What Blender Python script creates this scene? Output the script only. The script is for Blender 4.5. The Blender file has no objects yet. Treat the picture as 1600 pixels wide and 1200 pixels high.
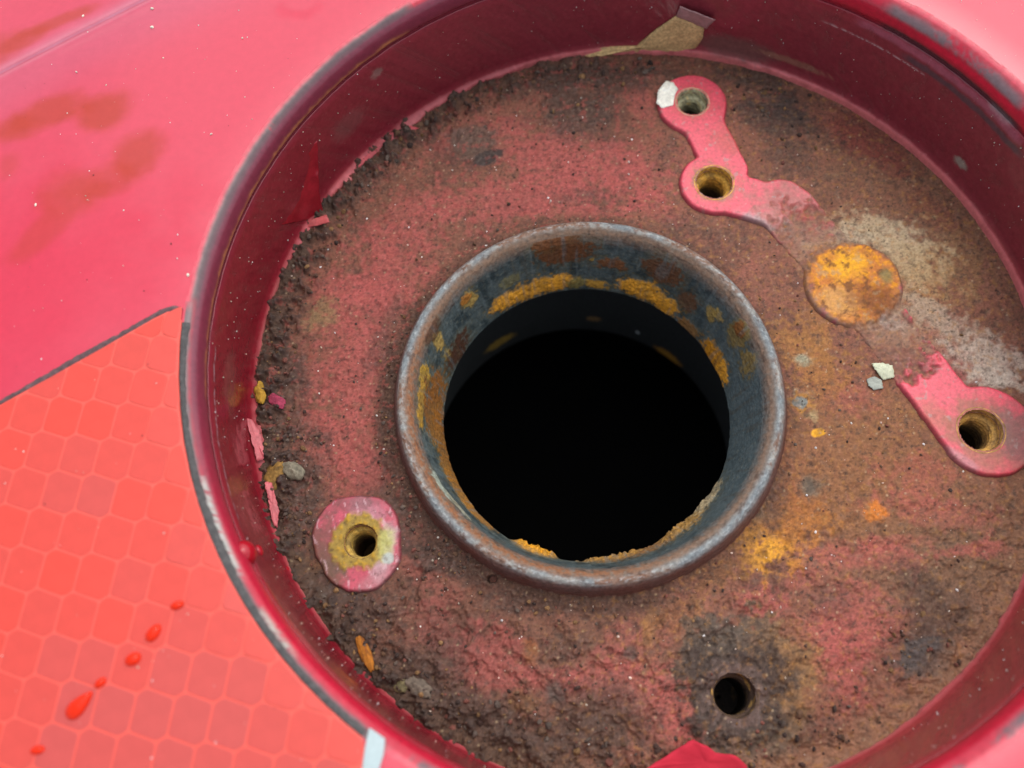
import bpy, math, random
import numpy as np
from mathutils import Vector

random.seed(4)
RNG = np.random.default_rng(7)
scene = bpy.context.scene
COL = scene.collection
MM = 0.001                                   # everything below is measured in millimetres

# ------------------------------------------------------------------ camera
FPX = 1400.0                                 # focal length in pixels of the 1600 px wide photograph
CAM = np.array([-5.47, -38.28, 107.44])
CRX, CRY = 0.35, 0.04
cam = bpy.data.cameras.new('camera')
cam.sensor_width = 36.0
cam.lens = FPX / 1600 * 36
cam.clip_start, cam.clip_end = 0.002, 50
cam.dof.use_dof = True
cam.dof.focus_distance = 0.116
cam.dof.aperture_fstop = 17
cam_ob = bpy.data.objects.new('camera', cam)
COL.objects.link(cam_ob)
cam_ob.location = CAM * MM
cam_ob.rotation_euler = (CRX, CRY, 0)
scene.camera = cam_ob

# ------------------------------------------------------------------ sky, sun, exposure
SUN = Vector((0.27, 0.36, 0.89)).normalized()
world = bpy.data.worlds.new('World')
scene.world = world
world.use_nodes = True
wn, wl = world.node_tree.nodes, world.node_tree.links
wn.clear()
wo = wn.new('ShaderNodeOutputWorld')
bg = wn.new('ShaderNodeBackground')
bg.inputs['Strength'].default_value = 0.15
sky = wn.new('ShaderNodeTexSky')
sky.sky_type = 'NISHITA'
sky.sun_disc = False
sky.sun_elevation = math.asin(SUN.z)
sky.sun_rotation = math.atan2(SUN.x, SUN.y)
sky.dust_density = 3.0
sky.air_density = 1.0
hsv = wn.new('ShaderNodeHueSaturation')      # overcast: the blue is mostly washed out
hsv.inputs['Saturation'].default_value = 0.42
wl.new(sky.outputs[0], hsv.inputs['Color'])
wl.new(hsv.outputs[0], bg.inputs['Color'])
wl.new(bg.outputs[0], wo.inputs['Surface'])
sl = bpy.data.lights.new('sun', 'SUN')
sl.energy = 0.6
sl.angle = math.radians(95)
sl.color = (1.0, 0.97, 0.93)
so = bpy.data.objects.new('sun', sl)
COL.objects.link(so)
so.rotation_euler = SUN.to_track_quat('Z', 'Y').to_euler()
so.location = SUN * 2
scene.view_settings.view_transform = 'Standard'
scene.view_settings.look = 'None'
scene.view_settings.exposure = 0.94
scene.view_settings.gamma = 1.0

# ------------------------------------------------------------------ measures
RC = np.array([7.4, 3.8])                    # axis of the recess (the neck stands at 0, 0)
ZR, RR = 15.7, 52.9                          # rim of the recess
ZF, RF = -3.35, 51.4                         # its floor
LIGHT = 1.55                                  # how bright white reads on the floor of the recess

def _rot():
    cx, sx, cy, sy = math.cos(CRX), math.sin(CRX), math.cos(CRY), math.sin(CRY)
    X = np.array([[1, 0, 0], [0, cx, -sx], [0, sx, cx]])
    Y = np.array([[cy, 0, sy], [0, 1, 0], [-sy, 0, cy]])
    return Y @ X
ROT = _rot()

def ray(x, y):
    return ROT @ np.array([(x - 800) / FPX, -(y - 600) / FPX, -1.0])

def at(x, y, z=ZF):
    """measured point of the photograph on the level z"""
    d = ray(x, y)
    t = (z - CAM[2]) / d[2]
    return CAM + t * d

def at_wall(x, y, r=51.8):
    d = ray(x, y)
    o = CAM[:2] - RC
    a = d[0]**2 + d[1]**2
    b = 2 * (o @ d[:2])
    c = o @ o - r * r
    t = (-b + math.sqrt(b * b - 4 * a * c)) / (2 * a)
    p = CAM + t * d
    return math.atan2(p[1] - RC[1], p[0] - RC[0]), p[2]

def neck_r(z):
    return 19.85 + (z + 11.6) / 9.8 * 2.3

def at_neck(x, y):
    d = ray(x, y)
    for z in np.linspace(-0.5, -11.6, 200):
        t = (z - CAM[2]) / d[2]
        p = CAM + t * d
        if math.hypot(p[0], p[1]) > neck_r(z):
            break
    return math.atan2(p[1], p[0]), p[2]

def lin(c):
    c = np.asarray(c, float) / 255.0
    return np.where(c <= 0.04045, c / 12.92, ((c + 0.055) / 1.055) ** 2.4)

def alb(c, e=None):
    return np.clip(lin(c) / (e or LIGHT), 0.002, 0.82)

# ------------------------------------------------------------------ noise
def _h(i, j, k, s):
    n = (i * 374761393 + j * 668265263 + k * 2147483647 + s * 974634777) & 0xffffffff
    n = ((n ^ (n >> 13)) * 1274126177) & 0xffffffff
    n = n ^ (n >> 16)
    return n

def perlin2(x, y, s=0):
    xi, yi = np.floor(x).astype(np.int64), np.floor(y).astype(np.int64)
    xf, yf = x - xi, y - yi
    u, v = xf**3 * (xf * (xf * 6 - 15) + 10), yf**3 * (yf * (yf * 6 - 15) + 10)
    def g(i, j, dx, dy):
        a = _h(i, j, 0, s).astype(float) * (2 * math.pi / 4294967296.0)
        return np.cos(a) * dx + np.sin(a) * dy
    n00, n10 = g(xi, yi, xf, yf), g(xi + 1, yi, xf - 1, yf)
    n01, n11 = g(xi, yi + 1, xf, yf - 1), g(xi + 1, yi + 1, xf - 1, yf - 1)
    a = n00 + u * (n10 - n00)
    b = n01 + u * (n11 - n01)
    return (a + v * (b - a)) * 1.5

def fbm2(x, y, f, octv=4, s=0, gain=0.5):
    r = np.zeros_like(x); a = 1.0; t = 0
    for o in range(octv):
        r += a * perlin2(x * f + 17.3 * o, y * f - 9.1 * o, s + o)
        t += a; a *= gain; f *= 2.03
    return r / t * 1.3

def cell2(x, y, f, s=0):
    """distance to the nearest feature point (0..~1) and a random number of that cell"""
    X, Y = x * f, y * f
    xi, yi = np.floor(X).astype(np.int64), np.floor(Y).astype(np.int64)
    best = np.full(x.shape, 9.0); rid = np.zeros_like(x)
    for dx in (-1, 0, 1):
        for dy in (-1, 0, 1):
            i, j = xi + dx, yi + dy
            h1 = _h(i, j, 1, s).astype(float) / 4294967296.0
            h2 = _h(i, j, 2, s).astype(float) / 4294967296.0
            h3 = _h(i, j, 3, s).astype(float) / 4294967296.0
            d = np.hypot(i + h1 - X, j + h2 - Y)
            m = d < best
            best = np.where(m, d, best); rid = np.where(m, h3, rid)
    return best, rid

def sstep(a, b, x):
    t = np.clip((x - a) / (b - a), 0, 1)
    return t * t * (3 - 2 * t)

def mixc(c, d, m):
    return c + (np.asarray(d) - c) * m[:, None]

# ------------------------------------------------------------------ mesh helpers
def mesh_np(name, V, F, mat, parent=None, col=None, attrs=None, smooth=True, loc=None):
    me = bpy.data.meshes.new(name)
    V = np.asarray(V, np.float64) * MM
    F = np.asarray(F, np.int32)
    n, k = F.shape
    me.vertices.add(len(V)); me.vertices.foreach_set('co', V.ravel())
    me.loops.add(n * k); me.loops.foreach_set('vertex_index', F.ravel())
    me.polygons.add(n)
    me.polygons.foreach_set('loop_start', np.arange(0, n * k, k, dtype=np.int32))
    me.polygons.foreach_set('use_smooth', np.full(n, smooth, bool))
    me.update(calc_edges=True)
    if col is not None:
        a = me.color_attributes.new('Col', 'FLOAT_COLOR', 'POINT')
        a.data.foreach_set('color', np.column_stack([col, np.ones(len(col))]).astype(np.float32).ravel())
    for nm, val in (attrs or {}).items():
        a = me.attributes.new(nm, 'FLOAT', 'POINT')
        a.data.foreach_set('value', np.asarray(val, np.float32))
    me.materials.append(mat)
    return link(name, me, parent, loc)

def link(name, me, parent=None, loc=None):
    o = bpy.data.objects.new(name, me)
    COL.objects.link(o)
    if parent is not None:
        o.parent = parent
    if loc is not None:
        o.location = np.asarray(loc) * MM
    return o

def tag(o, label=None, cat=None, group=None, kind=None):
    if label: o['label'] = label
    if cat: o['category'] = cat
    if group: o['group'] = group
    if kind: o['kind'] = kind
    return o

def empty(name, loc, label, cat, group=None):
    o = bpy.data.objects.new(name, None)
    o.empty_display_size = 0.005
    COL.objects.link(o)
    o.location = np.asarray(loc) * MM
    return tag(o, label, cat, group)

def lathe(R, Z, n, c=(0, 0)):
    """R, Z: (m,) or (m, n) arrays; returns vertices, faces, angle of every vertex"""
    m = len(R)
    th = np.linspace(0, 2 * math.pi, n, endpoint=False)
    R = np.broadcast_to(np.asarray(R, float).reshape(m, -1), (m, n))
    Z = np.broadcast_to(np.asarray(Z, float).reshape(m, -1), (m, n))
    T = np.broadcast_to(th, (m, n))
    V = np.column_stack([(c[0] + R * np.cos(T)).ravel(), (c[1] + R * np.sin(T)).ravel(), Z.ravel()])
    i = np.arange(m - 1)[:, None] * n
    j = np.arange(n)[None, :]
    j2 = (j + 1) % n
    F = np.stack([i + j, i + j2, i + n + j2, i + n + j], -1).reshape(-1, 4)
    return V, F, T.ravel()

def resample(P, step):
    P = np.asarray(P, float)
    L = np.r_[0, np.cumsum(np.hypot(*np.diff(P, axis=0).T))]
    s = np.linspace(0, L[-1], int(L[-1] / step) + 2)
    return np.interp(s, L, P[:, 0]), np.interp(s, L, P[:, 1])

def smooth_profile(P, step, w):
    r, z = resample(P, step)
    k = np.hanning(2 * w + 3)[1:-1]; k /= k.sum()
    def f(a):
        b = np.r_[2 * a[0] - a[w:0:-1], a, 2 * a[-1] - a[-2:-w - 2:-1]]
        return np.convolve(b, k, 'valid')
    return f(r), f(z)

# ------------------------------------------------------------------ materials
def surface(name, rough=0.5, spec=0.5, coat=0.0, coat_rough=0.05, metal=0.0, vary=0.35, vscale=2500,
            bump=0.0, bscale=4000, color=None, ra=None, sa=None, ca=None, trans=0.0, ior=1.45, tint=None):
    m = bpy.data.materials.new(name)
    m.use_nodes = True
    N, L = m.node_tree.nodes, m.node_tree.links
    b = N['Principled BSDF']
    b.inputs['Roughness'].default_value = rough
    b.inputs['Specular IOR Level'].default_value = spec
    b.inputs['Metallic'].default_value = metal
    b.inputs['Coat Weight'].default_value = coat
    b.inputs['Coat Roughness'].default_value = coat_rough
    b.inputs['Transmission Weight'].default_value = trans
    b.inputs['IOR'].default_value = ior
    tc = N.new('ShaderNodeTexCoord')
    nz = N.new('ShaderNodeTexNoise')
    nz.inputs['Scale'].default_value = vscale
    nz.inputs['Detail'].default_value = 4
    nz.inputs['Roughness'].default_value = 0.65
    L.new(tc.outputs['Object'], nz.inputs['Vector'])
    mr = N.new('ShaderNodeMapRange')
    mr.inputs['From Min'].default_value, mr.inputs['From Max'].default_value = 0.28, 0.72
    mr.inputs['To Min'].default_value, mr.inputs['To Max'].default_value = 1 - vary, 1 + vary
    L.new(nz.outputs['Fac'], mr.inputs['Value'])
    mx = N.new('ShaderNodeVectorMath'); mx.operation = 'SCALE'
    if color is None:
        at_ = N.new('ShaderNodeAttribute'); at_.attribute_name = 'Col'
        L.new(at_.outputs['Color'], mx.inputs[0])
    else:
        mx.inputs[0].default_value = tuple(float(v) for v in color)
    L.new(mr.outputs[0], mx.inputs['Scale'])
    L.new(mx.outputs[0], b.inputs['Base Color'])
    for a, sock in ((ra, 'Roughness'), (sa, 'Specular IOR Level'), (ca, 'Coat Weight')):
        if a:
            q = N.new('ShaderNodeAttribute'); q.attribute_name = a
            L.new(q.outputs['Fac'], b.inputs[sock])
    if bump:
        bn = N.new('ShaderNodeTexNoise')
        bn.inputs['Scale'].default_value = bscale
        bn.inputs['Detail'].default_value = 5
        bn.inputs['Roughness'].default_value = 0.7
        L.new(tc.outputs['Object'], bn.inputs['Vector'])
        bp = N.new('ShaderNodeBump')
        bp.inputs['Strength'].default_value = 1.0
        bp.inputs['Distance'].default_value = bump * MM
        L.new(bn.outputs['Fac'], bp.inputs['Height'])
        L.new(bp.outputs[0], b.inputs['Normal'])
    return m

M_PANEL = surface('tank_paint', rough=0.32, vary=0.05, vscale=900, ra='rgh', sa='spc', bump=0.004, bscale=1500)
M_WALL = surface('recess_paint', rough=0.25, spec=0.5, vary=0.16, vscale=1500, ra='rgh', bump=0.012, bscale=1600)
M_FLOOR = surface('rusted_paint', rough=0.8, vary=0.27, vscale=3000, ra='rgh', spec=0.35, bump=0.09, bscale=3600)
M_PLATE = surface('worn_paint', rough=0.45, vary=0.22, vscale=2200, ra='rgh', spec=0.5, bump=0.025, bscale=2600)
M_NECK = surface('neck_steel', rough=0.45, vary=0.34, vscale=2400, ra='rgh', spec=0.34, bump=0.03, bscale=3000)
M_HOLE = surface('threaded_rust', rough=0.75, vary=0.5, vscale=2500, spec=0.3, bump=0.08, bscale=3000)
M_DARK = surface('tank_inside', rough=0.9, color=(0.012, 0.012, 0.013), vary=0.3)
M_GRIT = surface('dirt_grain', rough=0.85, vary=0.35, vscale=5000, spec=0.3)
M_FLAKE = surface('rust_flake', rough=0.8, vary=0.45, vscale=2500, spec=0.3, bump=0.1, bscale=2500)
M_TAPE = surface('tape_film', rough=0.28, color=(0.66, 0.088, 0.064), vary=0.05, vscale=800, spec=0.32, bump=0.004, bscale=1200)
M_CELL = surface('tape_cell', rough=0.28, vary=0.06, vscale=500, spec=0.32, bump=0.004, bscale=1200)
M_WHITE = surface('white_film', rough=0.4, color=(0.34, 0.42, 0.42), vary=0.08)
M_GRIME = surface('grey_grime', rough=0.8, vary=0.3, vscale=1800, spec=0.3, bump=0.05, bscale=2500)
M_DROP = surface('tinted_water', rough=0.06, color=(0.62, 0.022, 0.004), vary=0.03, spec=0.22)
M_CLEAR = surface('red_wet_bead', rough=0.05, color=(0.32, 0.005, 0.014), vary=0.05, spec=0.5)

# ================================================================== the fuel tank
tank = empty('fuel_tank', (RC[0], RC[1], ZR), 'glossy red metal fuel tank with a round rusted recess around its open filler neck', 'fuel tank')
tank.location = (0, 0, 0)

# ------------------------------------------------ floor of the recess
PXF = 0.0815                                  # millimetres per photograph pixel on the floor

class Canvas:
    """colour, roughness and height painted over points x, y (mm) with ragged patches"""
    def __init__(self, x, y, base, z=ZF, mmpx=PXF, seed=0):
        self.x, self.y, self.z, self.k = x, y, z, mmpx
        self.c = np.tile(np.asarray(base, float), (len(x), 1))
        self.h = np.zeros(len(x))
        self.n1 = fbm2(x, y, 0.22, 4, seed + 11)
        self.n2 = fbm2(x, y, 0.9, 4, seed + 23)
    def mask(self, px, py, rx, ry=None, rot=0, soft=0.35, rag=0.5, fine=0.35):
        ry = ry or rx
        p = at(px, py, self.z)
        dx, dy = self.x - p[0], self.y - p[1]
        a = -math.radians(rot)                # photograph angles run clockwise
        u = (dx * math.cos(a) + dy * math.sin(a)) / (rx * self.k)
        v = (-dx * math.sin(a) + dy * math.cos(a)) / (ry * self.k)
        d = np.hypot(u, v) + rag * self.n1 + fine * self.n2
        return 1 - sstep(1 - soft, 1 + soft, d)
    def put(self, px, py, rx, ry, rot, c, a=1.0, soft=0.35, rag=0.5, fine=0.35, h=0.0, e=None):
        m = self.mask(px, py, rx, ry, rot, soft, rag, fine) * a
        self.c = mixc(self.c, alb(c, e), m)
        if h: self.h += h * m
        return m

STEP = 0.135
HOLES = {                                     # photograph x, y, radius px, level above the floor
    'A': (1082, 159, 28, 0.6), 'B': (1116, 285, 32, 0.6), 'D': (1533, 672, 34, 0.6),
    'L': (563, 846, 27, 0.5), 'R': (1148, 1087, 31, 0.05)}
HP = {k: (at(v[0], v[1], ZF + v[3]), v[2] * PXF) for k, v in HOLES.items()}

g = np.arange(-52.5, 52.5, STEP)
GX, GY = np.meshgrid(RC[0] + g, RC[1] + g)
gn = len(g)
fx, fy = GX.ravel(), GY.ravel()
rc = np.hypot(fx - RC[0], fy - RC[1])
rn = np.hypot(fx, fy)
inside = (rc < 52.2) & (rn > 22.9)
for k, (p, r) in HP.items():
    inside &= np.hypot(fx - p[0], fy - p[1]) > r * (0.97 if k == 'R' else 0.9)
idx = np.full(gn * gn, -1, np.int64)
q = np.arange(gn * gn).reshape(gn, gn)
quads = np.stack([q[:-1, :-1], q[:-1, 1:], q[1:, 1:], q[1:, :-1]], -1).reshape(-1, 4)
quads = quads[inside[quads].all(1)]
used = np.unique(quads)
idx[used] = np.arange(len(used))
quads = idx[quads]
fx, fy, rc, rn = fx[used], fy[used], rc[used], rn[used]
ang = np.arctan2(fy - RC[1], fx - RC[0])
cv = Canvas(fx, fy, alb((128, 82, 66)))
na = fbm2(fx, fy, 0.12, 4, 51); nb = fbm2(fx, fy, 0.45, 4, 61); nc = fbm2(fx, fy, 1.6, 3, 71)
cv.c = mixc(cv.c, alb((152, 92, 78)), sstep(0.0, 0.5, na) * 0.5)
cv.c = mixc(cv.c, alb((100, 66, 56)), sstep(0.05, 0.55, -na) * 0.7)
P = cv.put
# broad tones: right side browner, bottom purplish brown
P(1420, 330, 190, 150, 40, (124, 86, 66), 0.8, 0.6)
P(1430, 780, 240, 140, 10, (128, 90, 66), 0.8, 0.6)
P(1330, 720, 150, 120, 0, (138, 92, 60), 0.7, 0.6)
P(1500, 900, 140, 90, -20, (118, 90, 70), 0.7, 0.6)
P(760, 1080, 260, 110, 25, (104, 72, 60), 0.75, 0.6)
P(960, 1020, 200, 90, 0, (116, 80, 64), 0.6, 0.6)
# remains of red paint
PINK = (176, 87, 83)
for a in ((880, 250, 150, 55, 18, .85), (800, 310, 150, 38, -8, .8), (985, 270, 60, 60, 0, .6), (610, 420, 75, 60, -30, .75),
          (545, 460, 75, 45, 0, .6), (540, 570, 62, 105, 10, .75), (520, 690, 60, 60, 0, .7), (590, 500, 40, 70, 0, .5), (640, 350, 80, 50, -40, .5),
          (570, 740, 50, 40, -20, .6), (680, 985, 42, 32, 20, .5), (765, 1035, 62, 46, 10, .9), (660, 880, 40, 26, 40, .5), (1000, 160, 30, 40, 0, .55),
          (1062, 1100, 52, 52, 0, .85), (1080, 1140, 34, 22, 20, .9), (960, 1062, 70, 34, 10, .7), (870, 1070, 46, 26, 0, .7), (1000, 1000, 60, 34, -30, .5),
          (1190, 945, 40, 22, 0, .9), (1325, 985, 82, 52, -15, .85), (1310, 1040, 46, 50, 0, .7), (1340, 868, 90, 20, 4, .75),
          (1520, 860, 60, 10, -4, .9), (1395, 850, 60, 12, -3, .6), (1465, 800, 90, 22, 8, .4), (1440, 745, 60, 40, 0, .4), (1330, 620, 36, 28, 0, .35),
          (1250, 905, 30, 14, -20, .5), (905, 330, 70, 14, 0, .6), (1030, 330, 40, 16, 20, .4), (700, 225, 46, 26, -25, .55), (700, 930, 26, 16, 0, .4)):
    P(*a[:5], PINK, a[5] * (0.92 if a[1] < 830 else 0.62), 0.5, 0.7, 0.8)
P(1350, 215, 95, 36, 38, (122, 58, 50), 0.85, 0.5)
P(1460, 330, 60, 24, 45, (120, 66, 52), 0.6, 0.5)
P(1490, 575, 46, 34, 20, (140, 76, 74), 0.8, 0.4)
# ochre and orange rust
for a in ((1260, 545, 60, 44, 20, (156, 106, 58), .8), (1290, 490, 44, 40, 0, (150, 100, 60), .6), (1215, 835, 58, 40, -25, (196, 130, 50), .9),
          (1196, 862, 34, 20, -20, (222, 156, 50), .9), (1170, 850, 20, 26, 0, (212, 146, 50), .8), (1190, 800, 16, 14, 0, (140, 124, 100), .7), (1240, 800, 40, 50, 10, (150, 92, 52), .8), (1120, 890, 70, 22, -25, (122, 82, 52), .8), (1200, 1065, 44, 70, 10, (140, 98, 62), .8),
          (1240, 1050, 34, 46, 0, (150, 104, 70), .6), (1015, 980, 16, 40, 8, (146, 106, 62), .6), (1060, 960, 40, 30, 0, (140, 92, 58), .5), (1450, 430, 60, 80, 25, (164, 122, 82), .75),
          (1225, 690, 14, 70, 0, (140, 82, 50), .7), (1275, 590, 40, 40, 0, (150, 98, 56), .6), (495, 490, 26, 24, 0, (142, 114, 80), .8), (480, 890, 40, 40, 0, (112, 80, 48), .6),
          (820, 1100, 26, 18, 0, (120, 84, 52), .6), (1250, 400, 24, 20, 0, (150, 110, 80), .5), (1390, 520, 60, 26, 30, (150, 110, 86), .7), (1500, 420, 40, 60, 20, (132, 92, 66), .6), (1370, 800, 14, 12, 0, (205, 120, 48), .9),
          (1090, 790, 1, 1, 0, (150, 90, 50), .1), (1170, 990, 20, 14, 10, (166, 106, 52), .7), (830, 1020, 10, 14, 0, (150, 96, 50), .6)):
    P(*a[:5], a[5], a[6], 0.5, 0.75, 0.95)
# pale mineral bloom
for a in ((1400, 375, 62, 34, 20, (196, 178, 148), .75), (1440, 420, 46, 40, 30, (178, 150, 112), .7), (1475, 500, 70, 22, 38, (170, 152, 136), .75), (1545, 560, 52, 28, 20, (186, 172, 160), .9),
          (1560, 590, 30, 18, 10, (196, 186, 174), .8), (1330, 372, 30, 14, 10, (170, 162, 146), .6), (1275, 380, 30, 36, 30, (160, 120, 104), .5), (1250, 625, 16, 12, 0, (130, 130, 120), .8),
          (1253, 562, 12, 9, 20, (150, 150, 128), .8), (1265, 760, 16, 13, 0, (132, 112, 92), .8), (1210, 1130, 40, 24, 0, (120, 112, 96), .6), (1270, 650, 8, 8, 0, (170, 150, 110), .7), (1380, 500, 30, 16, 20, (172, 160, 150), .6)):
    P(*a[:5], a[5], a[6], 0.65, 0.8, 0.95, h=0.10)
P(1365, 400, 90, 60, 35, (168, 140, 108), 0.45, 0.6, 0.8, 0.8)
P(1500, 540, 110, 40, 35, (160, 128, 108), 0.40, 0.6, 0.8, 0.8)
# dark dirt
DIRT = (84, 62, 53)
dirt = np.zeros(len(fx))
for a in ((898, 165, 70, 62, 20, .85), (960, 120, 120, 26, 4, .8), (850, 130, 60, 24, -20, .7), (1190, 125, 75, 30, 12, .95), (1215, 190, 80, 36, 30, .85), (1150, 80, 60, 14, 0, .7), (1240, 250, 46, 40, 30, .6),
          (735, 232, 52, 38, 0, .6), (768, 246, 22, 13, -25, .8), (618, 235, 36, 26, -40, .8), (560, 290, 50, 24, -40, .7), (510, 310, 30, 40, 0, .75), (460, 420, 24, 60, 10, .75), (430, 520, 26, 60, 5, .9),
          (440, 590, 42, 50, 0, .85), (440, 690, 48, 46, 0, .9), (500, 690, 20, 16, 0, .6), (455, 800, 46, 70, -10, .9), (470, 730, 46, 30, 20, .8), (560, 960, 60, 40, 40, .85), (500, 930, 30, 40, -30, .85),
          (612, 640, 22, 110, 0, .75), (625, 800, 40, 60, -30, .85), (720, 880, 70, 30, 30, .9), (690, 850, 40, 40, 0, .7), (820, 935, 80, 22, 8, .7), (600, 520, 16, 60, 20, .5), (560, 905, 60, 22, 10, .75),
          (640, 1060, 60, 36, 40, .7), (690, 1030, 36, 40, 0, .6), (790, 1140, 80, 34, 25, .8), (900, 1140, 80, 40, 10, .7), (940, 1110, 70, 36, 0, .6), (720, 1100, 60, 30, 30, .6), (880, 1020, 40, 20, -20, .5),
          (1130, 1000, 40, 34, -30, .7), (1100, 1050, 26, 40, 0, .6), (1150, 1130, 60, 26, 10, .7), (1240, 1130, 60, 30, 20, .6), (1445, 1020, 60, 34, -25, .85), (1480, 960, 60, 40, 10, .6), (1440, 910, 40, 20, 40, .5), (1195, 1000, 30, 20, 0, .4),
          (1000, 940, 60, 22, 0, .5), (1210, 770, 20, 40, 0, .45), (1290, 940, 30, 20, 0, .4), (1040, 240, 14, 50, 30, .4), (1090, 360, 60, 20, 20, .4), (1190, 780, 26, 50, 10, .4), (1230, 150, 20, 20, 0, .8), (920, 300, 20, 10, 0, .5), (880, 310, 16, 9, 0, .5)):
    m = P(*a[:5], DIRT, a[5], 0.55, 0.7, 0.6)
    dirt = np.maximum(dirt, m)
P(1220, 160, 60, 26, 20, (62, 54, 52), 0.6, 0.6, 0.7, 0.7)
P(1440, 1030, 44, 24, -20, (84, 74, 72), 0.9, 0.25, 0.6, 0.6, h=0.40)
P(735, 222, 46, 34, 0, (104, 82, 72), 0.8, 0.2, 0.3, 0.25)
P(764, 246, 26, 15, -22, (62, 54, 52), 0.85, 0.2, 0.2, 0.25, h=-0.15)
P(1250, 628, 20, 14, 0, (176, 120, 52), 0.9, 0.2, 0.5, 0.5, h=0.12)
P(1250, 628, 14, 9, 0, (120, 126, 124), 0.95, 0.15, 0.4, 0.4)
P(1278, 676, 10, 7, -20, (226, 160, 40), 0.95, 0.2, 0.4, 0.5, h=0.1)
P(1165, 1060, 84, 70, 10, (74, 60, 52), 0.5, 0.5, 0.7, 0.7)
P(1135, 1000, 34, 26, -20, (92, 78, 68), 0.7, 0.4)
P(1165, 1050, 96, 80, 20, (106, 84, 68), 0.85, 0.06, 0.35, 0.3, h=-0.38)
P(1235, 1060, 40, 70, 10, (142, 102, 66), 0.7, 0.5)
P(1130, 1000, 46, 34, -20, (88, 76, 68), 0.8, 0.4)
P(1165, 1150, 60, 30, 10, (112, 100, 84), 0.6, 0.5)
P(1148, 1082, 76, 72, 0, (66, 52, 46), 0.85, 0.35, 0.6, 0.6)
P(1148, 1087, 60, 58, 0, (70, 56, 50), 0.9, 0.25, 0.3, 0.4)
P(1148, 1087, 45, 45, 0, (100, 80, 74), 0.95, 0.15, 0.2, 0.4, h=0.32)
# grime band round the foot of the neck and along the wall
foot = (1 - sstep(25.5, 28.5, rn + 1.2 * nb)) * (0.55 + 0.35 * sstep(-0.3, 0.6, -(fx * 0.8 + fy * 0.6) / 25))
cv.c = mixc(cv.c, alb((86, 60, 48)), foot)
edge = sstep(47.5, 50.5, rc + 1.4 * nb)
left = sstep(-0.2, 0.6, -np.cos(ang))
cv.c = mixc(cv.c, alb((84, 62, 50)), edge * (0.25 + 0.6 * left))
low = sstep(47.0, 50.5, rc + 0.8 * nb) * sstep(-0.1, 0.5, -np.sin(ang)) * sstep(-0.6, 0.3, np.cos(ang))
cv.c = mixc(cv.c, alb((150, 108, 84)), low * 0.75)
# small specks, pits and blisters
d1, id1 = cell2(fx, fy, 0.55, 3)
d2, id2 = cell2(fx, fy, 1.3, 5)
spot = (1 - sstep(0.12, 0.34, d1 + 0.12 * nc)) * (id1 > 0.72)
cv.c = mixc(cv.c, alb((70, 54, 48)), spot * 0.35)
spot2 = (1 - sstep(0.10, 0.30, d2 + 0.1 * nc)) * (id2 > 0.80)
cv.c = mixc(cv.c, alb((64, 48, 42)), spot2 * 0.4)
lite = (1 - sstep(0.08, 0.26, d2)) * (id2 < 0.05)
cv.c = mixc(cv.c, alb((176, 150, 120)), lite * 0.7)
f1 = fbm2(fx, fy, 1.1, 5, 141, 0.62); f2 = fbm2(fx + 40, fy, 0.8, 5, 151, 0.62); f3 = fbm2(fx, fy + 70, 1.9, 4, 161, 0.6); f4 = fbm2(fx * 0.8 + fy * 0.3, fy * 1.5, 1.5, 4, 171, 0.65)
br = sstep(0.0, 0.5, (fx - 5) / 40 - fy / 160 + 0.3)
cv.c = mixc(cv.c, alb((168, 118, 62)), sstep(0.12, 0.50, f1) * (0.06 + 0.34 * br) * (1 - 0.6 * dirt))
cv.c = mixc(cv.c, alb((112, 94, 82)), sstep(0.20, 0.52, f2) * (0.18 + 0.12 * br))
cv.c = mixc(cv.c, alb((164, 80, 72)), sstep(0.10, 0.45, -f2) * (0.55 - 0.42 * br) * sstep(-1.0, 0.1, fy / 30))
cv.c = mixc(cv.c, alb((72, 54, 46)), sstep(0.22, 0.50, -f1 + 0.25 * f3) * 0.60)
crev = sstep(0.24, 0.48, f4 + 0.2 * f3) * (0.35 + 0.65 * sstep(-0.2, 0.5, na + 0.5 * nb))
cv.c = mixc(cv.c, alb((52, 40, 36)), crev * 0.65)
fleck = sstep(0.40, 0.62, f3) * (f1 > -0.2)  # pale flecks scattered in the rust
cv.c = mixc(cv.c, alb((190, 150, 120)), fleck * 0.2)
cv.c *= (1 + 0.22 * nc + 0.15 * fbm2(fx, fy, 3.2, 2, 91))[:, None]
cv.c = np.clip(cv.c * np.array((1.10, 1.12, 1.07)) * (1 + 0.22 * br * (1 - 0.5 * dirt))[:, None], 0.003, 0.8)
crust = np.clip(0.20 + 0.8 * sstep(-0.2, 0.5, nb + 0.4 * na) + 0.5 * sstep(0.1, 0.9, -np.sin(ang)) , 0, 1.3)
Hf = (0.30 * na + 0.18 * nb * crust + 0.07 * nc * crust + 0.04 * fbm2(fx, fy, 3.0, 2, 33) * crust
      + dirt * (0.14 + 0.18 * np.abs(nc) + 0.14 * nb) - 0.12 * spot + 0.06 * spot2)
blis = (1 - sstep(0.0, 0.42, d1)) * (id1 < 0.35)
Hf += 0.14 * blis * crust
Hf += -0.16 * crev + 0.10 * f3 * (0.4 + 0.6 * crust) + 0.06 * sstep(0.12, 0.2, f1)
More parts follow.
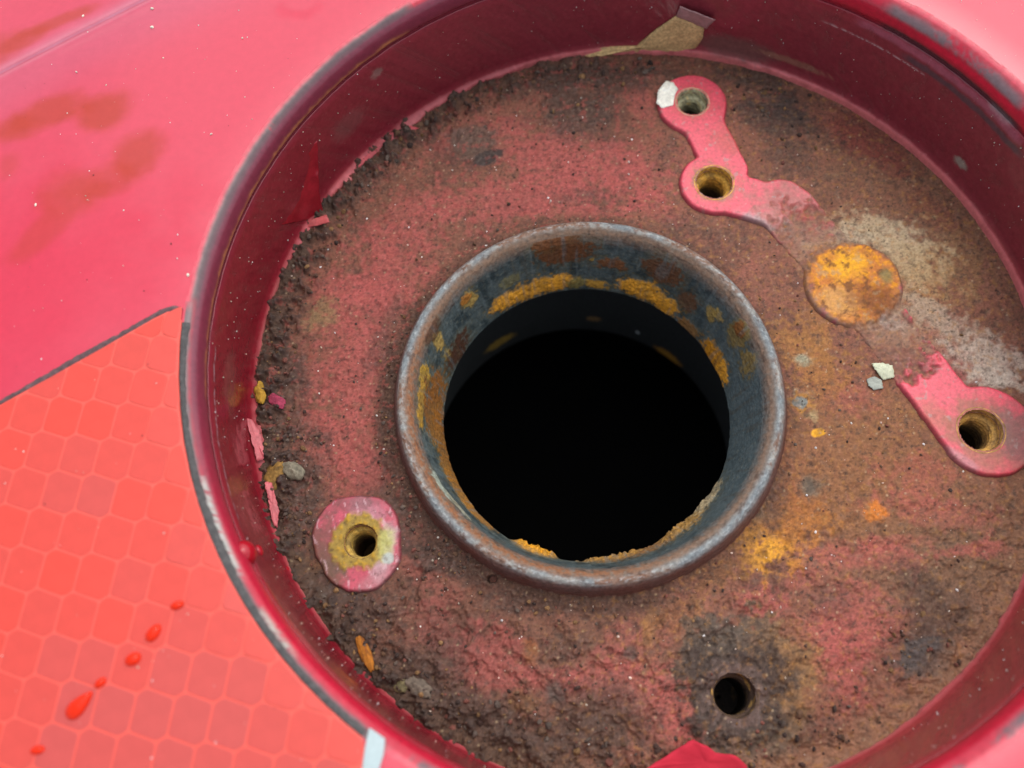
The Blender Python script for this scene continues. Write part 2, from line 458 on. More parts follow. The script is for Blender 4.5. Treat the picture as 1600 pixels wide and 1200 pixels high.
# cracked and lifted scale on the lower half: plates ending in sharp little steps
sc = fbm2(fx, fy, 0.34, 4, 123)
Hf *= 1 - 0.35 * sstep(5, 25, fx)
lowr = sstep(0.0, 0.55, -fy / 40) * (1 - 0.4 * sstep(10, 30, fx)) * sstep(27, 31, rn)
Hf += lowr * 0.32 * (sstep(0.02, 0.07, sc) + sstep(-0.28, -0.24, sc))
Hf += foot * (0.5 + 0.5 * np.abs(nc))
clod = sstep(44.5, 49.5, rc + 1.6 * nb) * left
Hf += edge * left * (0.4 + 0.35 * np.abs(nc) + 0.5 * nb) + clod * 0.5 * sstep(0.05, 0.45, nb + 0.5 * nc) 
cv.c = mixc(cv.c, alb((66, 54, 50)), clod * sstep(0.1, 0.4, nb + 0.5 * nc) * 0.6)
pm_ = np.clip(cv.mask(555, 850, 92, 90, 0, .2, 0, 0) + cv.mask(1082, 160, 70, 70, 0, .2, 0, 0) + cv.mask(1116, 285, 70, 70, 0, .2, 0, 0) + cv.mask(1540, 672, 85, 80, 0, .2, 0, 0), 0, 1)
Hf = Hf * (1 - pm_) + np.minimum(Hf, -0.02) * pm_
pit = cv.mask(770, 905, 7, 5, 0, 0.4, 0.2, 0.2)
Hf -= 1.2 * pit
cv.c = mixc(cv.c, (0.004, 0.004, 0.004), pit)
for px, py, r in ((866, 1080, 14), (1265, 760, 12), (1140, 1090, 1), (985, 1020, 10)):   # small craters
    m = cv.mask(px, py, r, r, 0, 0.5, 0.15, 0.15)
    Hf -= 0.35 * m
    cv.c = mixc(cv.c, alb((92, 86, 78)), m * 0.7)
Hf -= 0.10
Hf = np.where(rn < 25, Hf - 0.3, Hf)
# the floor dishes up a little to the wall
rough = np.clip(0.82 - 0.12 * sstep(0.1, 0.6, nc) - 0.35 * dirt * sstep(0.05, 0.3, nc), 0.38, 0.9)
FV = np.column_stack([fx, fy, ZF + Hf])
floor = mesh_np('recess_floor', FV, quads, M_FLOOR, tank, cv.c, {'rgh': rough})

FH = np.full((gn, gn), np.nan)
FH.ravel()[used] = ZF + Hf
FCX = np.zeros((gn * gn, 3)); FCX[used] = cv.c
def floor_c(x, y):
    i = np.clip(np.round((x - RC[0] - g[0]) / STEP).astype(int), 0, gn - 1); j = np.clip(np.round((y - RC[1] - g[0]) / STEP).astype(int), 0, gn - 1)
    return FCX[j * gn + i]
def floor_h(x, y):
    i = int(round((x - RC[0] - g[0]) / STEP)); j = int(round((y - RC[1] - g[0]) / STEP))
    if 0 <= i < gn and 0 <= j < gn and not math.isnan(FH[j, i]):
        return FH[j, i]
    return ZF

# ------------------------------------------------ wall and rim of the recess
def rb(s): return np.array(s, float)
prof = [(54.15, 15.71), (53.5, 15.64), (52.9, 15.35), (52.45, 14.9), (52.2, 14.2), (52.1, 13.4), (52.1, 12.9), (52.35, 12.6),
        (52.4, 12.2), (52.1, 11.8), (51.95, 11.0), (51.85, 6.0), (51.9, 0.0), (51.85, -1.4), (51.5, -2.3), (50.9, -2.9), (50.2, -3.1), (49.7, -3.15)]
wr, wz = smooth_profile(prof, 0.16, 3)
wz = wz - 0.015 * np.clip(58 - wr, 0, None) ** 2 * (wr > 53) - 0.375 * (wr <= 53) * (wz > 12)
NW = 2200
m_ = len(wr)
th = np.linspace(0, 2 * math.pi, NW, endpoint=False)
s_ = np.linspace(0, 1, m_)
# ragged inner end of the paint: fold the last millimetres back where the paint has gone
rag = 0.9 * fbm2(th * 30, th * 0, 0.14, 3, 5) + 0.25 * fbm2(th * 30, th * 0, 0.4, 4, 5) + 0.3 * fbm2(th * 30, th * 0 + 7, 1.1, 5, 6, 0.65)
rag += 0.5
for px, py, w, a in ((398, 685, 0.07, -1.6), (430, 790, 0.09, -1.5), (480, 350, 0.08, -1.3), (620, 215, 0.07, -2.2), (545, 262, 0.05, -2.0), (700, 160, 0.12, -0.8), (1400, 220, 0.35, 0.5), (1540, 370, 0.35, 0.5), (800, 105, .1, -.2)):
    t0, _ = at_wall(px, py)
    dt = (th - t0 + math.pi) % (2 * math.pi) - math.pi
    rag += a * np.exp(-(dt / w) ** 2)
cut = 51.05 + np.clip(rag, -1.3, 0.6) * 0.55
R2 = np.broadcast_to(wr[:, None], (m_, NW)).copy()
Z2 = np.broadcast_to(wz[:, None], (m_, NW)).copy()
below = (Z2 < -1.5) & (R2 < cut[None, :])
Z2 = np.where(below, Z2 - np.clip((cut[None, :] - R2) * 4, 0, 2.2), Z2)
R2 = np.where(below, cut[None, :], R2)
TH = np.broadcast_to(th, (m_, NW))
arc = (TH * 52).ravel()
wx = (R2 * np.cos(TH)).ravel(); wy = (R2 * np.sin(TH)).ravel(); wzz = Z2.ravel()
n3 = fbm2(wx + 0.6 * wzz, wy + 0.4 * wzz, 0.5, 4, 201)
n4 = fbm2(wx * 0.9 + wzz, wy - wzz * 0.8, 1.8, 3, 211)
Z2 = Z2 + (0.04 * n3).reshape(m_, NW)
R2 = R2 + (0.06 * n3 * sstep(14, 11, wzz)).reshape(m_, NW)
V, F, T = lathe(R2, Z2, NW, RC)
RED = np.array((0.40, 0.010, 0.030))
wc = np.tile(RED, (len(V), 1))
wc = mixc(wc, (0.50, 0.036, 0.064), sstep(53.35, 53.55, R2.ravel()))
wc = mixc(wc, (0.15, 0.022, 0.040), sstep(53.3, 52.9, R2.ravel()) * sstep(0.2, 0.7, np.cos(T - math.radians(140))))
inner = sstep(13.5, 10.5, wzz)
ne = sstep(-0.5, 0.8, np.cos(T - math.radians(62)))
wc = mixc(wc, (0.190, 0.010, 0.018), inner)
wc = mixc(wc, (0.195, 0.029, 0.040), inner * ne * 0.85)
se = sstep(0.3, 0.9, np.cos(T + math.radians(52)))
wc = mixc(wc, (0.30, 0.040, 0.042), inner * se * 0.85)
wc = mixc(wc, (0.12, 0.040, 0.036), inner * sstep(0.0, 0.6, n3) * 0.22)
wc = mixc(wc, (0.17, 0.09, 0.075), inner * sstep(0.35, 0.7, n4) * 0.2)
basee = sstep(-1.8, -2.7, wzz)  # paler base band paints in the light its upturned fillet catches
wc = mixc(wc, (0.50, 0.09, 0.095), basee * 0.5)
wc = mixc(wc, (0.76, 0.19, 0.19), basee * ne * 0.8 * sstep(-0.6, 0.1, n3 + 0.3))
ends = sstep(0.10, 0.0, R2.ravel() - np.tile(cut, m_)) * (wzz < -1.5)
wc = mixc(wc, (0.46, 0.13, 0.12), ends * 0.6)
wrough = 0.30 - 0.13 * inner + 0.12 * sstep(0.1, 0.6, n3) + 0.3 * basee

def wmask(x, y, rx, ry, soft=0.4, rag=0.4, r=51.8):
    t0, z0 = at_wall(x, y, r)
    dt = ((T - t0 + math.pi) % (2 * math.pi) - math.pi) * 52
    d = np.hypot(dt / rx, (wzz - z0) / ry) + rag * n4
    return 1 - sstep(1 - soft, 1 + soft, d)

def tspan(a, b):
    """1 between two measured angles (photograph points on the rim), soft ends"""
    ta, tb = at_wall(*a, 53)[0], at_wall(*b, 53)[0]
    w = (tb - ta) % (2 * math.pi)
    u = (T - ta) % (2 * math.pi)
    return sstep(-0.02, 0.03, u) * sstep(w + 0.02, w - 0.03, u)

# stains on the wall
for x, y, rx, ry, c, a in ((545, 195, 3, 2, (0.16, 0.07, 0.065), .4), (590, 115, 1.0, .7, (0.22, 0.14, 0.12), .6), (1500, 255, 1.1, 0.7, (0.25, 0.22, 0.18), .9), (1010, 160, 20, 3, (0.12, .03, .025), .4),
                           (700, 150, 16, 3, (0.14, .012, .02), .5), (360, 600, 4, 2, (0.2, 0.06, 0.05), .5), (470, 260, 3, 4, (0.19, 0.010, 0.02), .7), (1150, 75, 6, 2, (0.13, 0.07, 0.06), .7), (1240, 98, 5, .6, (0.25, 0.12, 0.08), .7),
                           (390, 800, 5, 5, (0.23, 0.06, 0.05), .4), (520, 1040, 10, 3, (0.24, 0.06, 0.05), .5), (1560, 180, 2, .6, (0.4, .3, .3), .6)):
    wc = mixc(wc, c, wmask(x, y, rx, ry) * a)
# thin lines under the rim: an orange bare edge, a silver scratch
ln = np.exp(-((wzz - 12.75 - 0.25 * n3 - 0.15 * n4) / 0.32) ** 2)
wc = mixc(wc, (0.40, 0.15, 0.06), ln * 0.85 * tspan((640, 70), (330, 640)) * (0.6 + 0.4 * sstep(-0.3, 0.3, n3)))
ln2 = np.exp(-((wzz - 10.6 - 0.15 * n3) / 0.10) ** 2)
wc = mixc(wc, (0.40, 0.33, 0.36), ln2 * 0.8 * tspan((340, 560), (400, 850)) * sstep(-0.5, 0.1, n4))
ln3 = np.exp(-((wzz - 9.0) / 0.12) ** 2)
wc = mixc(wc, (0.42, 0.30, 0.30), ln3 * 0.8 * tspan((1450, 120), (1290, 35)) * sstep(-0.4, 0.1, n4))
wc = mixc(wc, (0.30, 0.09, 0.13), np.exp(-((wzz - 11.2 - 0.1 * n3) / 0.55) ** 4) * 0.6 * tspan((1600, 230), (1330, 60)))
wc = mixc(wc, (0.06, 0.045, 0.055), np.exp(-((wzz - 9.9 - 0.15 * n3) / 0.5) ** 4) * 0.8 * tspan((1600, 250), (1400, 110)))
# grey chips and grime along the edge of the rim
rr = R2.ravel()
top = sstep(14.6, 15.2, wzz)
gb = np.exp(-((rr - 53.2 - 0.12 * n3) / 0.52) ** 4) * top
nt = fbm2(arc, arc * 0, 0.12, 3, 301)
gap = sstep(-0.85, -0.35, nt + 0.35 * n4)
wc = mixc(wc, (0.045, 0.044, 0.048), gb * gap * 0.92 * tspan((645, 0), (300, 470)))
wc = mixc(wc, (0.06, 0.062, 0.065), np.exp(-((rr - 53.7 - 0.12 * n3) / 0.55) ** 4) * top * 0.92 * tspan((296, 460), (600, 1160)))
gb3 = np.exp(-((wzz - 14.6 - 0.1 * n3) / 0.55) ** 4)
wc = mixc(wc, (0.12, 0.115, 0.12), gb3 * sstep(-0.6, 0.0, nt + 0.4 * n4) * 0.85 * tspan((1600, 170), (1390, 0)))
wc = mixc(wc, (0.50, 0.010, 0.035), np.exp(-((wzz - 13.6) / 0.35) ** 4) * tspan((1600, 170), (1440, 60)))
wc = mixc(wc, (0.05, 0.035, 0.04), np.exp(-((wzz - 12.3) / 0.5) ** 4) * 0.8 * tspan((1600, 200), (1380, 30)))
wc = mixc(wc, (0.08, 0.08, 0.085), gb * sstep(0.0, 0.35, nt + 0.4 * n4) * 0.9 * tspan((640, 1180), (1600, 1090)))
# whitish residue on the lower left of the rim
wh = np.exp(-((rr - 53.05 - 0.12 * n4) / 0.28) ** 4) * top
wc = mixc(wc, (0.33, 0.36, 0.32), wh * 0.95 * sstep(-0.55, -0.15, n4) * tspan((322, 745), (392, 905)))
wc = mixc(wc, (0.30, 0.30, 0.25), wh * 0.9 * sstep(-0.4, 0.0, n4) * tspan((400, 945), (462, 1022)))
greym = np.clip(1 - np.abs(wc[:, 0] - wc[:, 1]) / 0.05, 0, 1)
wrough = np.clip(np.maximum(wrough, 0.75 * greym), 0.1, 0.9)
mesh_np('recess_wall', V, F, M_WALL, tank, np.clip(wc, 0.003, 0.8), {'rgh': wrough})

# ------------------------------------------------ outer skin of the tank
pr = np.r_[np.linspace(54.0, 60, 40), np.linspace(60.3, 110, 160), np.linspace(111, 190, 50)]
NP = 1500
PR = pr[:, None] * np.ones(NP)[None, :]
thp = np.linspace(0, 2 * math.pi, NP, endpoint=False)
X = RC[0] + PR * np.cos(thp); Y = RC[1] + PR * np.sin(thp)
ca, cb = at(0, 102, ZR), at(213, 0, ZR)       # the pressed crease at the upper left
dirc = (cb - ca)[:2] / np.linalg.norm((cb - ca)[:2])
nrm = np.array([-dirc[1], dirc[0]])
if nrm @ (np.array([-200., 200.]) - ca[:2]) < 0: nrm = -nrm
dist = (X - ca[0]) * nrm[0] + (Y - ca[1]) * nrm[1]
Zp = np.full_like(X, ZR)
Zp -= 0.015 * np.clip(58 - PR, 0, None) ** 2
Zp -= 0.0009 * np.clip(PR - 56, 0, None) ** 2 * (PR > 56)
def crease(d): return -0.06 * np.logaddexp(0, d / 0.8) * 0.8 - 0.40 * (1 + np.tanh((d - 0.6) / 1.1)) + 0.10 * np.exp(-((d + 0.9) / 0.9) ** 2)
Zp += crease(dist)
# the skin ends in a turned down edge
Zp -= np.clip(PR - 176, 0, None) ** 2 * 0.12
xx, yy = X.ravel(), Y.ravel()
cp = Canvas(xx, yy, (0.50, 0.036, 0.064), ZR, 0.0655, 40)
spc = np.full(len(xx), 0.62)
crz = dist.ravel()
cp.c = mixc(cp.c, (0.46, 0.22, 0.30), (np.exp(-((crz - 0.5) / 0.55) ** 2) * 0.75 + np.exp(-((crz - 1.2) / 1.6) ** 2) * 0.35) * (0.8 + 0.3 * cp.n1))  # the crease's lilac highlight, painted into the colour
cp.c = mixc(cp.c, (0.42, 0.075, 0.12), np.exp(-((crz + 2) / 6.0) ** 2) * 0.55)
for a in ((70, 172, 84, 36, -18, .85), (20, 196, 44, 28, -10, .7), (160, 172, 54, 44, -20, .9), (215, 240, 44, 46, 0, .8), (150, 285, 90, 34, -18, .6), (80, 350, 100, 28, -45, .5), (110, 300, 60, 50, 0, .35),
          (10, 255, 22, 30, 0, .4), (80, 15, 70, 18, -24, .8), (20, 45, 60, 22, -24, .7), (-30, 60, 60, 50, -20, .6)):  # smudges; those past the crease paint in a dark reflection
    m = cp.put(*a[:5], (0, 0, 0), 0.0, 0.35, 0.35, 0.12)
    m = cp.mask(*a[:5], 0.45, 0.35, 0.10) * a[5]
    cp.c = mixc(cp.c, (0.36, 0.045, 0.026), m * 0.9)
    spc = spc * (1 - 0.62 * m)
m = cp.mask(468, 12, 46, 30, 0, 0.3, 0.3, 0.1) * (1 - cp.mask(470, 4, 34, 22, 0, 0.3, 0.3, 0.1)) * 0.35
spc = spc * (1 - m)
m = cp.mask(40, 440, 260, 170, -25, 0.8, 0.4, 0.1) * 0.6
spc *= (1 - m)
prough = np.clip(0.16 + 0.06 * cp.n1 + 0.03 * cp.n2, 0.1, 0.4)
V = np.column_stack([xx, yy, Zp.ravel()])
i = np.arange(len(pr) - 1)[:, None] * NP
j = np.arange(NP)[None, :]
F = np.stack([i + j, i + NP + j, i + NP + (j + 1) % NP, i + (j + 1) % NP], -1).reshape(-1, 4)
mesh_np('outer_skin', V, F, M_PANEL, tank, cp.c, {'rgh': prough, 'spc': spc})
def skin_h(x, y):
    r = math.hypot(x - RC[0], y - RC[1])
    d = (x - ca[0]) * nrm[0] + (y - ca[1]) * nrm[1]
    z = ZR - 0.0009 * max(r - 56, 0) ** 2 - 0.015 * max(58 - r, 0) ** 2
    return z + float(crease(d))
def on_skin(x, y):
    z = ZR
    for _ in range(5):
        p = at(x, y, z); z = skin_h(p[0], p[1])
    return np.array([p[0], p[1], z])

# ------------------------------------------------ filler neck
nprof = [(27.4, -4.2), (26.5, -3.9), (25.7, -3.4), (25.25, -2.6), (25.05, -1.8), (24.85, -0.9), (24.5, -0.25), (24.0, 0.05), (23.4, -0.1), (22.85, -0.6), (22.45, -1.3),
         (22.15, -2.0), (20.05, -10.6), (19.85, -11.6)]
nr, nz_ = smooth_profile(nprof, 0.11, 2)
tail = [(19.95, -11.9), (20.6, -12.2), (23.6, -12.6), (24.3, -13.4), (24.3, -20), (24.3, -30), (24.3, -36.6), (24.5, -37), (26, -37.2)]
tr, tz = resample(tail, 0.4)
R = np.r_[nr, tr]; Z = np.r_[nz_, tz]
NN = 1500
V, F, T = lathe(R, Z, NN)
Rv, Zv = np.repeat(R, NN), np.repeat(Z, NN)
arcn = ((T + math.pi / 2) % (2 * math.pi)) * 21
sl_n = np.repeat(np.r_[0, np.cumsum(np.hypot(np.diff(R), np.diff(Z)))], NN)
cx_, cy_ = ((T + math.pi / 2) % (2 * math.pi)) * 22, sl_n
k1 = fbm2(cx_, cy_, 0.35, 4, 401); k2 = fbm2(cx_, cy_, 1.3, 4, 411); k3 = fbm2(cx_ * 0.5, cy_, 3.2, 3, 421)
LN = 1.45
nc_ = np.tile(alb((88, 100, 100), LN), (len(V), 1))
nc_ = mixc(nc_, alb((60, 72, 74), LN), sstep(-0.1, 0.5, k1))
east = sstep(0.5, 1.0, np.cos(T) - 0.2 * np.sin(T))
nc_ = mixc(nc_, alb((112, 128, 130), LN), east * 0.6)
nc_ = mixc(nc_, alb((128, 132, 118), LN), sstep(0.15, 0.6, k2) * 0.45)
outer = sstep(24.1, 24.9, Rv) * (Zv > -6)
crest = np.exp(-((Rv - 24.0) / 0.45) ** 2) * (Zv > -2)
nc_ = mixc(nc_, alb((160, 158, 150), LN), np.clip(crest, 0, 1))  # pale worn steel, with the lip's highlight painted in
nc_ = mixc(nc_, alb((128, 84, 70), LN), outer * (0.75 + 0.25 * k1))
nc_ = mixc(nc_, alb((98, 60, 48), LN), sstep(-1.6, -3.2, Zv) * outer * 0.8)
west = sstep(0.1, 0.8, -np.cos(T) * 0.75 - np.sin(T) * 0.65)
nc_ = mixc(nc_, alb((156, 128, 104), LN), np.clip(np.exp(-((Rv - 23.0) / 0.6) ** 2) * (Zv > -2.0), 0, 1) * 0.7)
nc_ = mixc(nc_, alb((150, 100, 68), LN), np.clip(np.exp(-((Rv - 22.9) / 0.6) ** 2) * (Zv > -2.6), 0, 1) * (0.3 + 0.7 * west) * sstep(-0.5, 0.1, k2))
nc_ = mixc(nc_, alb((120, 82, 64), LN), crest * 0.75 * sstep(-0.05, 0.4, k2 + 0.4 * k1))
kl = fbm2(cx_ * 0.6, cy_, 0.22, 4, 441); km = fbm2(cx_ * 0.5, cy_ * 1.3, 0.9, 5, 451, 0.62)
nc_ = mixc(nc_, alb((122, 134, 138), LN), np.clip(crest * 1.2, 0, 1) * sstep(-0.05, 0.35, kl) * 0.8)
nc_ = mixc(nc_, alb((132, 92, 68), LN), np.clip(crest * 1.2, 0, 1) * sstep(-0.02, 0.30, -kl + 0.6 * km) * 0.75)
nc_ = mixc(nc_, alb((84, 64, 54), LN), (Zv > -2.2) * sstep(0.18, 0.45, km) * 0.6)
nc_ = mixc(nc_, alb((186, 190, 188), LN), crest * 0.5 * sstep(0.05, 0.5, k3 - 0.3 * k2))
nh = 0.03 * k2 + 0.03 * k3
cone = (Zv < -0.8) & (Zv > -11.75) & (Rv < 22.9)

def nmask(x, y, ra, rz, soft=0.3, rag=0.4, fine=0.25):
    t0, z0 = at_neck(x, y)
    dt = ((T - t0 + math.pi) % (2 * math.pi) - math.pi) * 20.5
    d = np.hypot(dt / ra, (Zv - z0) / rz) + rag * k1 + fine * k2
    return (1 - sstep(1 - soft, 1 + soft, d)) * cone

OR, OC, BR = (252, 176, 52), (190, 158, 84), (122, 74, 42)
def nput(x, y, ra, rz, c, a=0.95, h=0.15, soft=0.22, rag=0.5, fine=0.55):
    global nc_, nh
    halo = nmask(x, y, ra * 1.25, rz * 1.3, 0.4, rag, fine) * a
    nc_ = mixc(nc_, alb((112, 104, 66), LN), halo * 0.45)
    m = nmask(x, y, ra, rz, soft, rag, fine) * a
    c = np.asarray(c, float)
    nc_ = mixc(nc_, alb(c, LN), m)
    nc_ = mixc(nc_, alb(c * 0.62, LN), m * sstep(0.1, 0.5, k3 * .6 + k2 * .5) * 0.7)
    nh = nh + h * m * (0.6 + 0.6 * k2)
    return m
nput(880, 392, 3.6, 2.6, BR, .9, .08)
nput(860, 380, 2.0, 1.2, (132, 78, 44), .7)
nput(955, 412, 2.0, 1.0, (140, 84, 44), .8); nput(1035, 425, 2.6, 2.2, (120, 74, 44), .8, .1); nput(1075, 470, 1.6, 2.0, (128, 80, 46), .6)
nput(830, 452, 5.2, 1.7, OR, .95, .22, .35, .45); nput(790, 468, 2.6, 1.4, OR, .95, .2, .35, .45); nput(872, 440, 2.2, 1.6, OR, .9, .2, .2, .2)
nput(930, 443, 1.6, 0.9, (214, 160, 60), .9); nput(900, 442, 1.3, 1.0, (150, 136, 76), .8)
nput(1010, 455, 3.6, 1.9, OR, 1, .25, .3, .5); nput(1040, 476, 2.4, 1.6, OR, .95, .22, .3, .5); nput(985, 446, 1.8, 1.5, OR, .9, .2, .2, .2)
nput(1075, 510, 2.4, 1.3, (166, 112, 48), .7)
nput(1118, 560, 3.4, 1.7, (222, 150, 36), 1, .25, .3, .5); nput(1130, 580, 1.6, 1.5, OR, .9)
nput(1112, 492, 1.0, 1.2, OC, .8); nput(1122, 495, 0.9, 0.9, OC, .8); nput(1155, 525, 1.6, 2.6, (150, 126, 72), .85); nput(1157, 516, 1.1, 1.0, (150, 88, 36), .8); nput(1168, 570, 1.4, 2.0, (160, 132, 70), .8)
nput(735, 465, 1.3, 1.3, OC, .9); nput(728, 466, .9, .7, (186, 116, 36), .8); nput(685, 535, 0.9, 1.9, OC, .9); nput(700, 555, 0.9, 1.2, OC, .8)
nput(712, 550, 3.2, 2.2, (84, 48, 32), .85, .08); nput(676, 515, 1.6, 1.4, (96, 58, 44), .7)
nput(664, 590, 1.6, 1.7, (206, 160, 50), .95); nput(658, 620, 2.4, 1.1, (200, 150, 52), .9); nput(657, 650, 1.6, 1.0, (206, 156, 46), .9)
nput(678, 640, 5, 3.6, (150, 92, 30), .9, .12); nput(690, 690, 4.6, 3.2, (160, 100, 30), .9, .12); nput(700, 730, 4, 3.0, (150, 98, 36), .85, .12); nput(720, 770, 3.5, 3.0, (170, 112, 36), .85); nput(745, 805, 3.5, 2.4, (176, 120, 46), .8)
nput(690, 760, 2.2, 0.8, (176, 186, 170), .8); nput(715, 790, 2.0, 0.8, (190, 186, 160), .7)
nput(1010, 858, 8, 3.4, (168, 116, 66), .9, .55, .3, .4, .5); nput(1075, 815, 5, 3.2, (200, 150, 76), .9, .6, .3, .4, .5); nput(1105, 785, 3, 2.4, (200, 180, 140), .85, .4); nput(960, 868, 4, 2.0, (190, 140, 66), .9, .5, .3, .4, .5)
nput(840, 848, 3.0, 3.4, (240, 166, 36), 1, 1.1, .3, .1, .1)
nput(925, 405, .35, .35, (200, 160, 70), .9, .1, .2, .1); nput(795, 440, 1.2, 1.0, (150, 140, 90), .5)
# streaks running down the steel
st = fbm2(arcn, Zv * 0.12, 1.1, 3, 431)
nc_ = mixc(nc_, alb((120, 132, 132), LN), cone * sstep(0.15, 0.6, st) * 0.35)
nc_ = mixc(nc_, alb((96, 84, 66), LN), cone * sstep(0.2, 0.6, -st) * 0.35)
deep = Zv < -11.75
nc_ = np.where(deep[:, None], np.array((0.030, 0.033, 0.033)), nc_)
def dput(x, y, r, c):
    """patch on the wide tube under the neck"""
    d = ray(x, y)
    for z in np.linspace(-13, -37, 200):
        t = (z - CAM[2]) / d[2]; p = CAM + t * d
        if math.hypot(p[0], p[1]) > 24.3: break
    t0 = math.atan2(p[1], p[0])
    dt = ((T - t0 + math.pi) % (2 * math.pi) - math.pi) * 24
    m = (1 - sstep(0.6, 1.2, np.hypot(dt / r[0], (Zv - p[2]) / r[1]) + .3 * k2)) * deep
    return mixc(nc_, c, m * 0.9)
nc_ = dput(928, 498, (1.3, 1.0), (0.25, 0.15, 0.06)); nc_ = dput(1045, 556, (2.8, 1.6), (0.45, 0.22, 0.03)); nc_ = dput(780, 535, (3.0, 1.6), (0.35, 0.22, 0.04)); nc_ = dput(996, 519, (.4, .6), (0.5, 0.55, 0.55))
nrg = np.clip(0.50 + 0.10 * (Zv > -2) + 0.25 * k2 + 0.25 * sstep(0.05, 0.2, nc_[:, 0] - nc_[:, 2]), 0.25, 0.85)
nrg = np.where(deep, 0.7, nrg)
rad = np.where(cone | (Rv < 22.9), -1.0, 1.0) * nh
V[:, 0] += rad * np.cos(T) * ~deep; V[:, 1] += rad * np.sin(T) * ~deep
V[:, 2] += np.where(crest > 0.3, 0.05 * k2 + 0.05 * k3, 0)
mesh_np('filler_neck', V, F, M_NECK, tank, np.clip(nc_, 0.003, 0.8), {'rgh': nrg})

# ------------------------------------------------ inside of the tank, dark
hp = [(26, -37.2), (60, -37.5), (150, -38), (150, -130), (60, -140), (0.5, -140)]
R, Z = np.array(hp).T
V, F, T = lathe(R, Z, 96)
mesh_np('tank_interior', V, F, M_DARK, tank)

# ------------------------------------------------ welded bracket with its screw holes
def plate(name, sdf, zh, box, paint, mat=M_PLATE, holes=(), bev=0.30, label=None):
    st_ = 0.14
    x0, x1, y0, y1 = box
    gx, gy = np.meshgrid(np.arange(x0, x1, st_), np.arange(y0, y1, st_))
    n, m = gx.shape
    x, y = gx.ravel(), gy.ravel()
    d = sdf(x, y)
    keep = d < bev * 1.2
    for p, r in holes:
        keep &= np.hypot(x - p[0], y - p[1]) > r * 0.96
    q = np.arange(n * m).reshape(n, m)
    qd = np.stack([q[:-1, :-1], q[:-1, 1:], q[1:, 1:], q[1:, :-1]], -1).reshape(-1, 4)
    qd = qd[keep[qd].all(1)]
    us = np.unique(qd); ix = np.full(n * m, -1, np.int64); ix[us] = np.arange(len(us))
    x, y, d = x[us], y[us], d[us]
    t = np.clip((bev - d) / (2 * bev), 0, 1)
    hz = ZF + zh * np.sqrt(np.clip(1 - (1 - t) ** 2, 0, 1)) - 0.9 * (1 - t) ** 3 
    c, h, rg = paint(x, y, d)
    o = mesh_np(name, np.column_stack([x, y, hz + h]), ix[qd], mat, tank, np.clip(c, 0.003, 0.8), {'rgh': rg})
    if label: o['label'] = label
    return o

def bore(parent, key, tint, step=True, dark=(0.02, 0.014, 0.01)):
    (p, r) = HP[key]
    z0 = ZF + HOLES[key][3]
    pts = [(r * 1.10, 0.02), (r * 1.03, 0.0), (r * 0.98, -0.25), (r * 0.96, -1.2)]
    z = -1.2
    if step:
        pts += [(r * 0.95, -1.5), (r * 0.76, -1.7)]
        z = -1.7; rr_ = r * 0.76
    else:
        rr_ = r * 0.93
    for i in range(7):                        # thread
        pts += [(rr_, z - 0.15), (rr_ * 0.90, z - 0.40), (rr_, z - 0.65)]
        z -= 0.65
    pts += [(rr_, z - 4.5), (rr_ * 0.1, z - 4.6)]
    R, Z = resample(pts, 0.11)
    n = 160
    V, F, T = lathe(R, Z, n)
    zz = np.repeat(Z, n)
    nn = fbm2(V[:, 0] + zz, V[:, 1] - zz, 0.9, 4, ord(key))
    c = np.tile(alb(tint, 0.75), (len(V), 1))
    c = mixc(c, alb((84, 66, 46), 0.9), sstep(-0.1, 0.5, nn) * 0.6)
    c = mixc(c, alb((210, 164, 70), 0.9), sstep(0.1, 0.6, -nn) * 0.4)
    c = mixc(c, dark, sstep(-2.6, -5.0, zz) * 0.9)  # shade of the deep bore put into its colour
    V[:, 0] *= 1 + 0.03 * nn; V[:, 1] *= 1 + 0.03 * nn
    o = mesh_np('screw_hole', V, F, M_HOLE, parent, np.clip(c, 0.003, 0.8), None, loc=(p[0], p[1], z0))
    return o

ZP = ZF + 0.6
def pm(x, y): return at(x, y, ZP)[:2]
def sd_circle(x, y, c, r):
    p = pm(*c); return np.hypot(x - p[0], y - p[1]) - r * PXF
def sd_caps(x, y, a, b, r):
    a, b = pm(*a), pm(*b); d = b - a
    t = np.clip(((x - a[0]) * d[0] + (y - a[1]) * d[1]) / (d @ d), 0, 1)
    return np.hypot(x - a[0] - t * d[0], y - a[1] - t * d[1]) - r * PXF
def smin(a, b, k):
    h = np.clip(0.5 + 0.5 * (b - a) / k, 0, 1)
    return b + (a - b) * h - k * h * (1 - h)
def sd_bracket(x, y):
    d = sd_circle(x, y, (1082, 160), 61)
    d = smin(d, sd_caps(x, y, (1086, 165), (1135, 262), 37), 0.9)
    d = smin(d, sd_circle(x, y, (1117, 285), 59), 0.25)
    d = smin(d, sd_caps(x, y, (1130, 296), (1205, 318), 40), 0.5)
    d = smin(d, sd_circle(x, y, (1222, 318), 49), 0.45)
    d = smin(d, sd_caps(x, y, (1232, 326), (1335, 440), 50), 0.2)
    d = smin(d, sd_circle(x, y, (1335, 441), 79), 0.3)
    d = smin(d, sd_caps(x, y, (1335, 441), (1500, 655), 44), 0.8)
    d = smin(d, sd_circle(x, y, (1545, 672), 72), 0.9)
    return d + 0.10 * fbm2(x, y, 0.5, 3, 505)

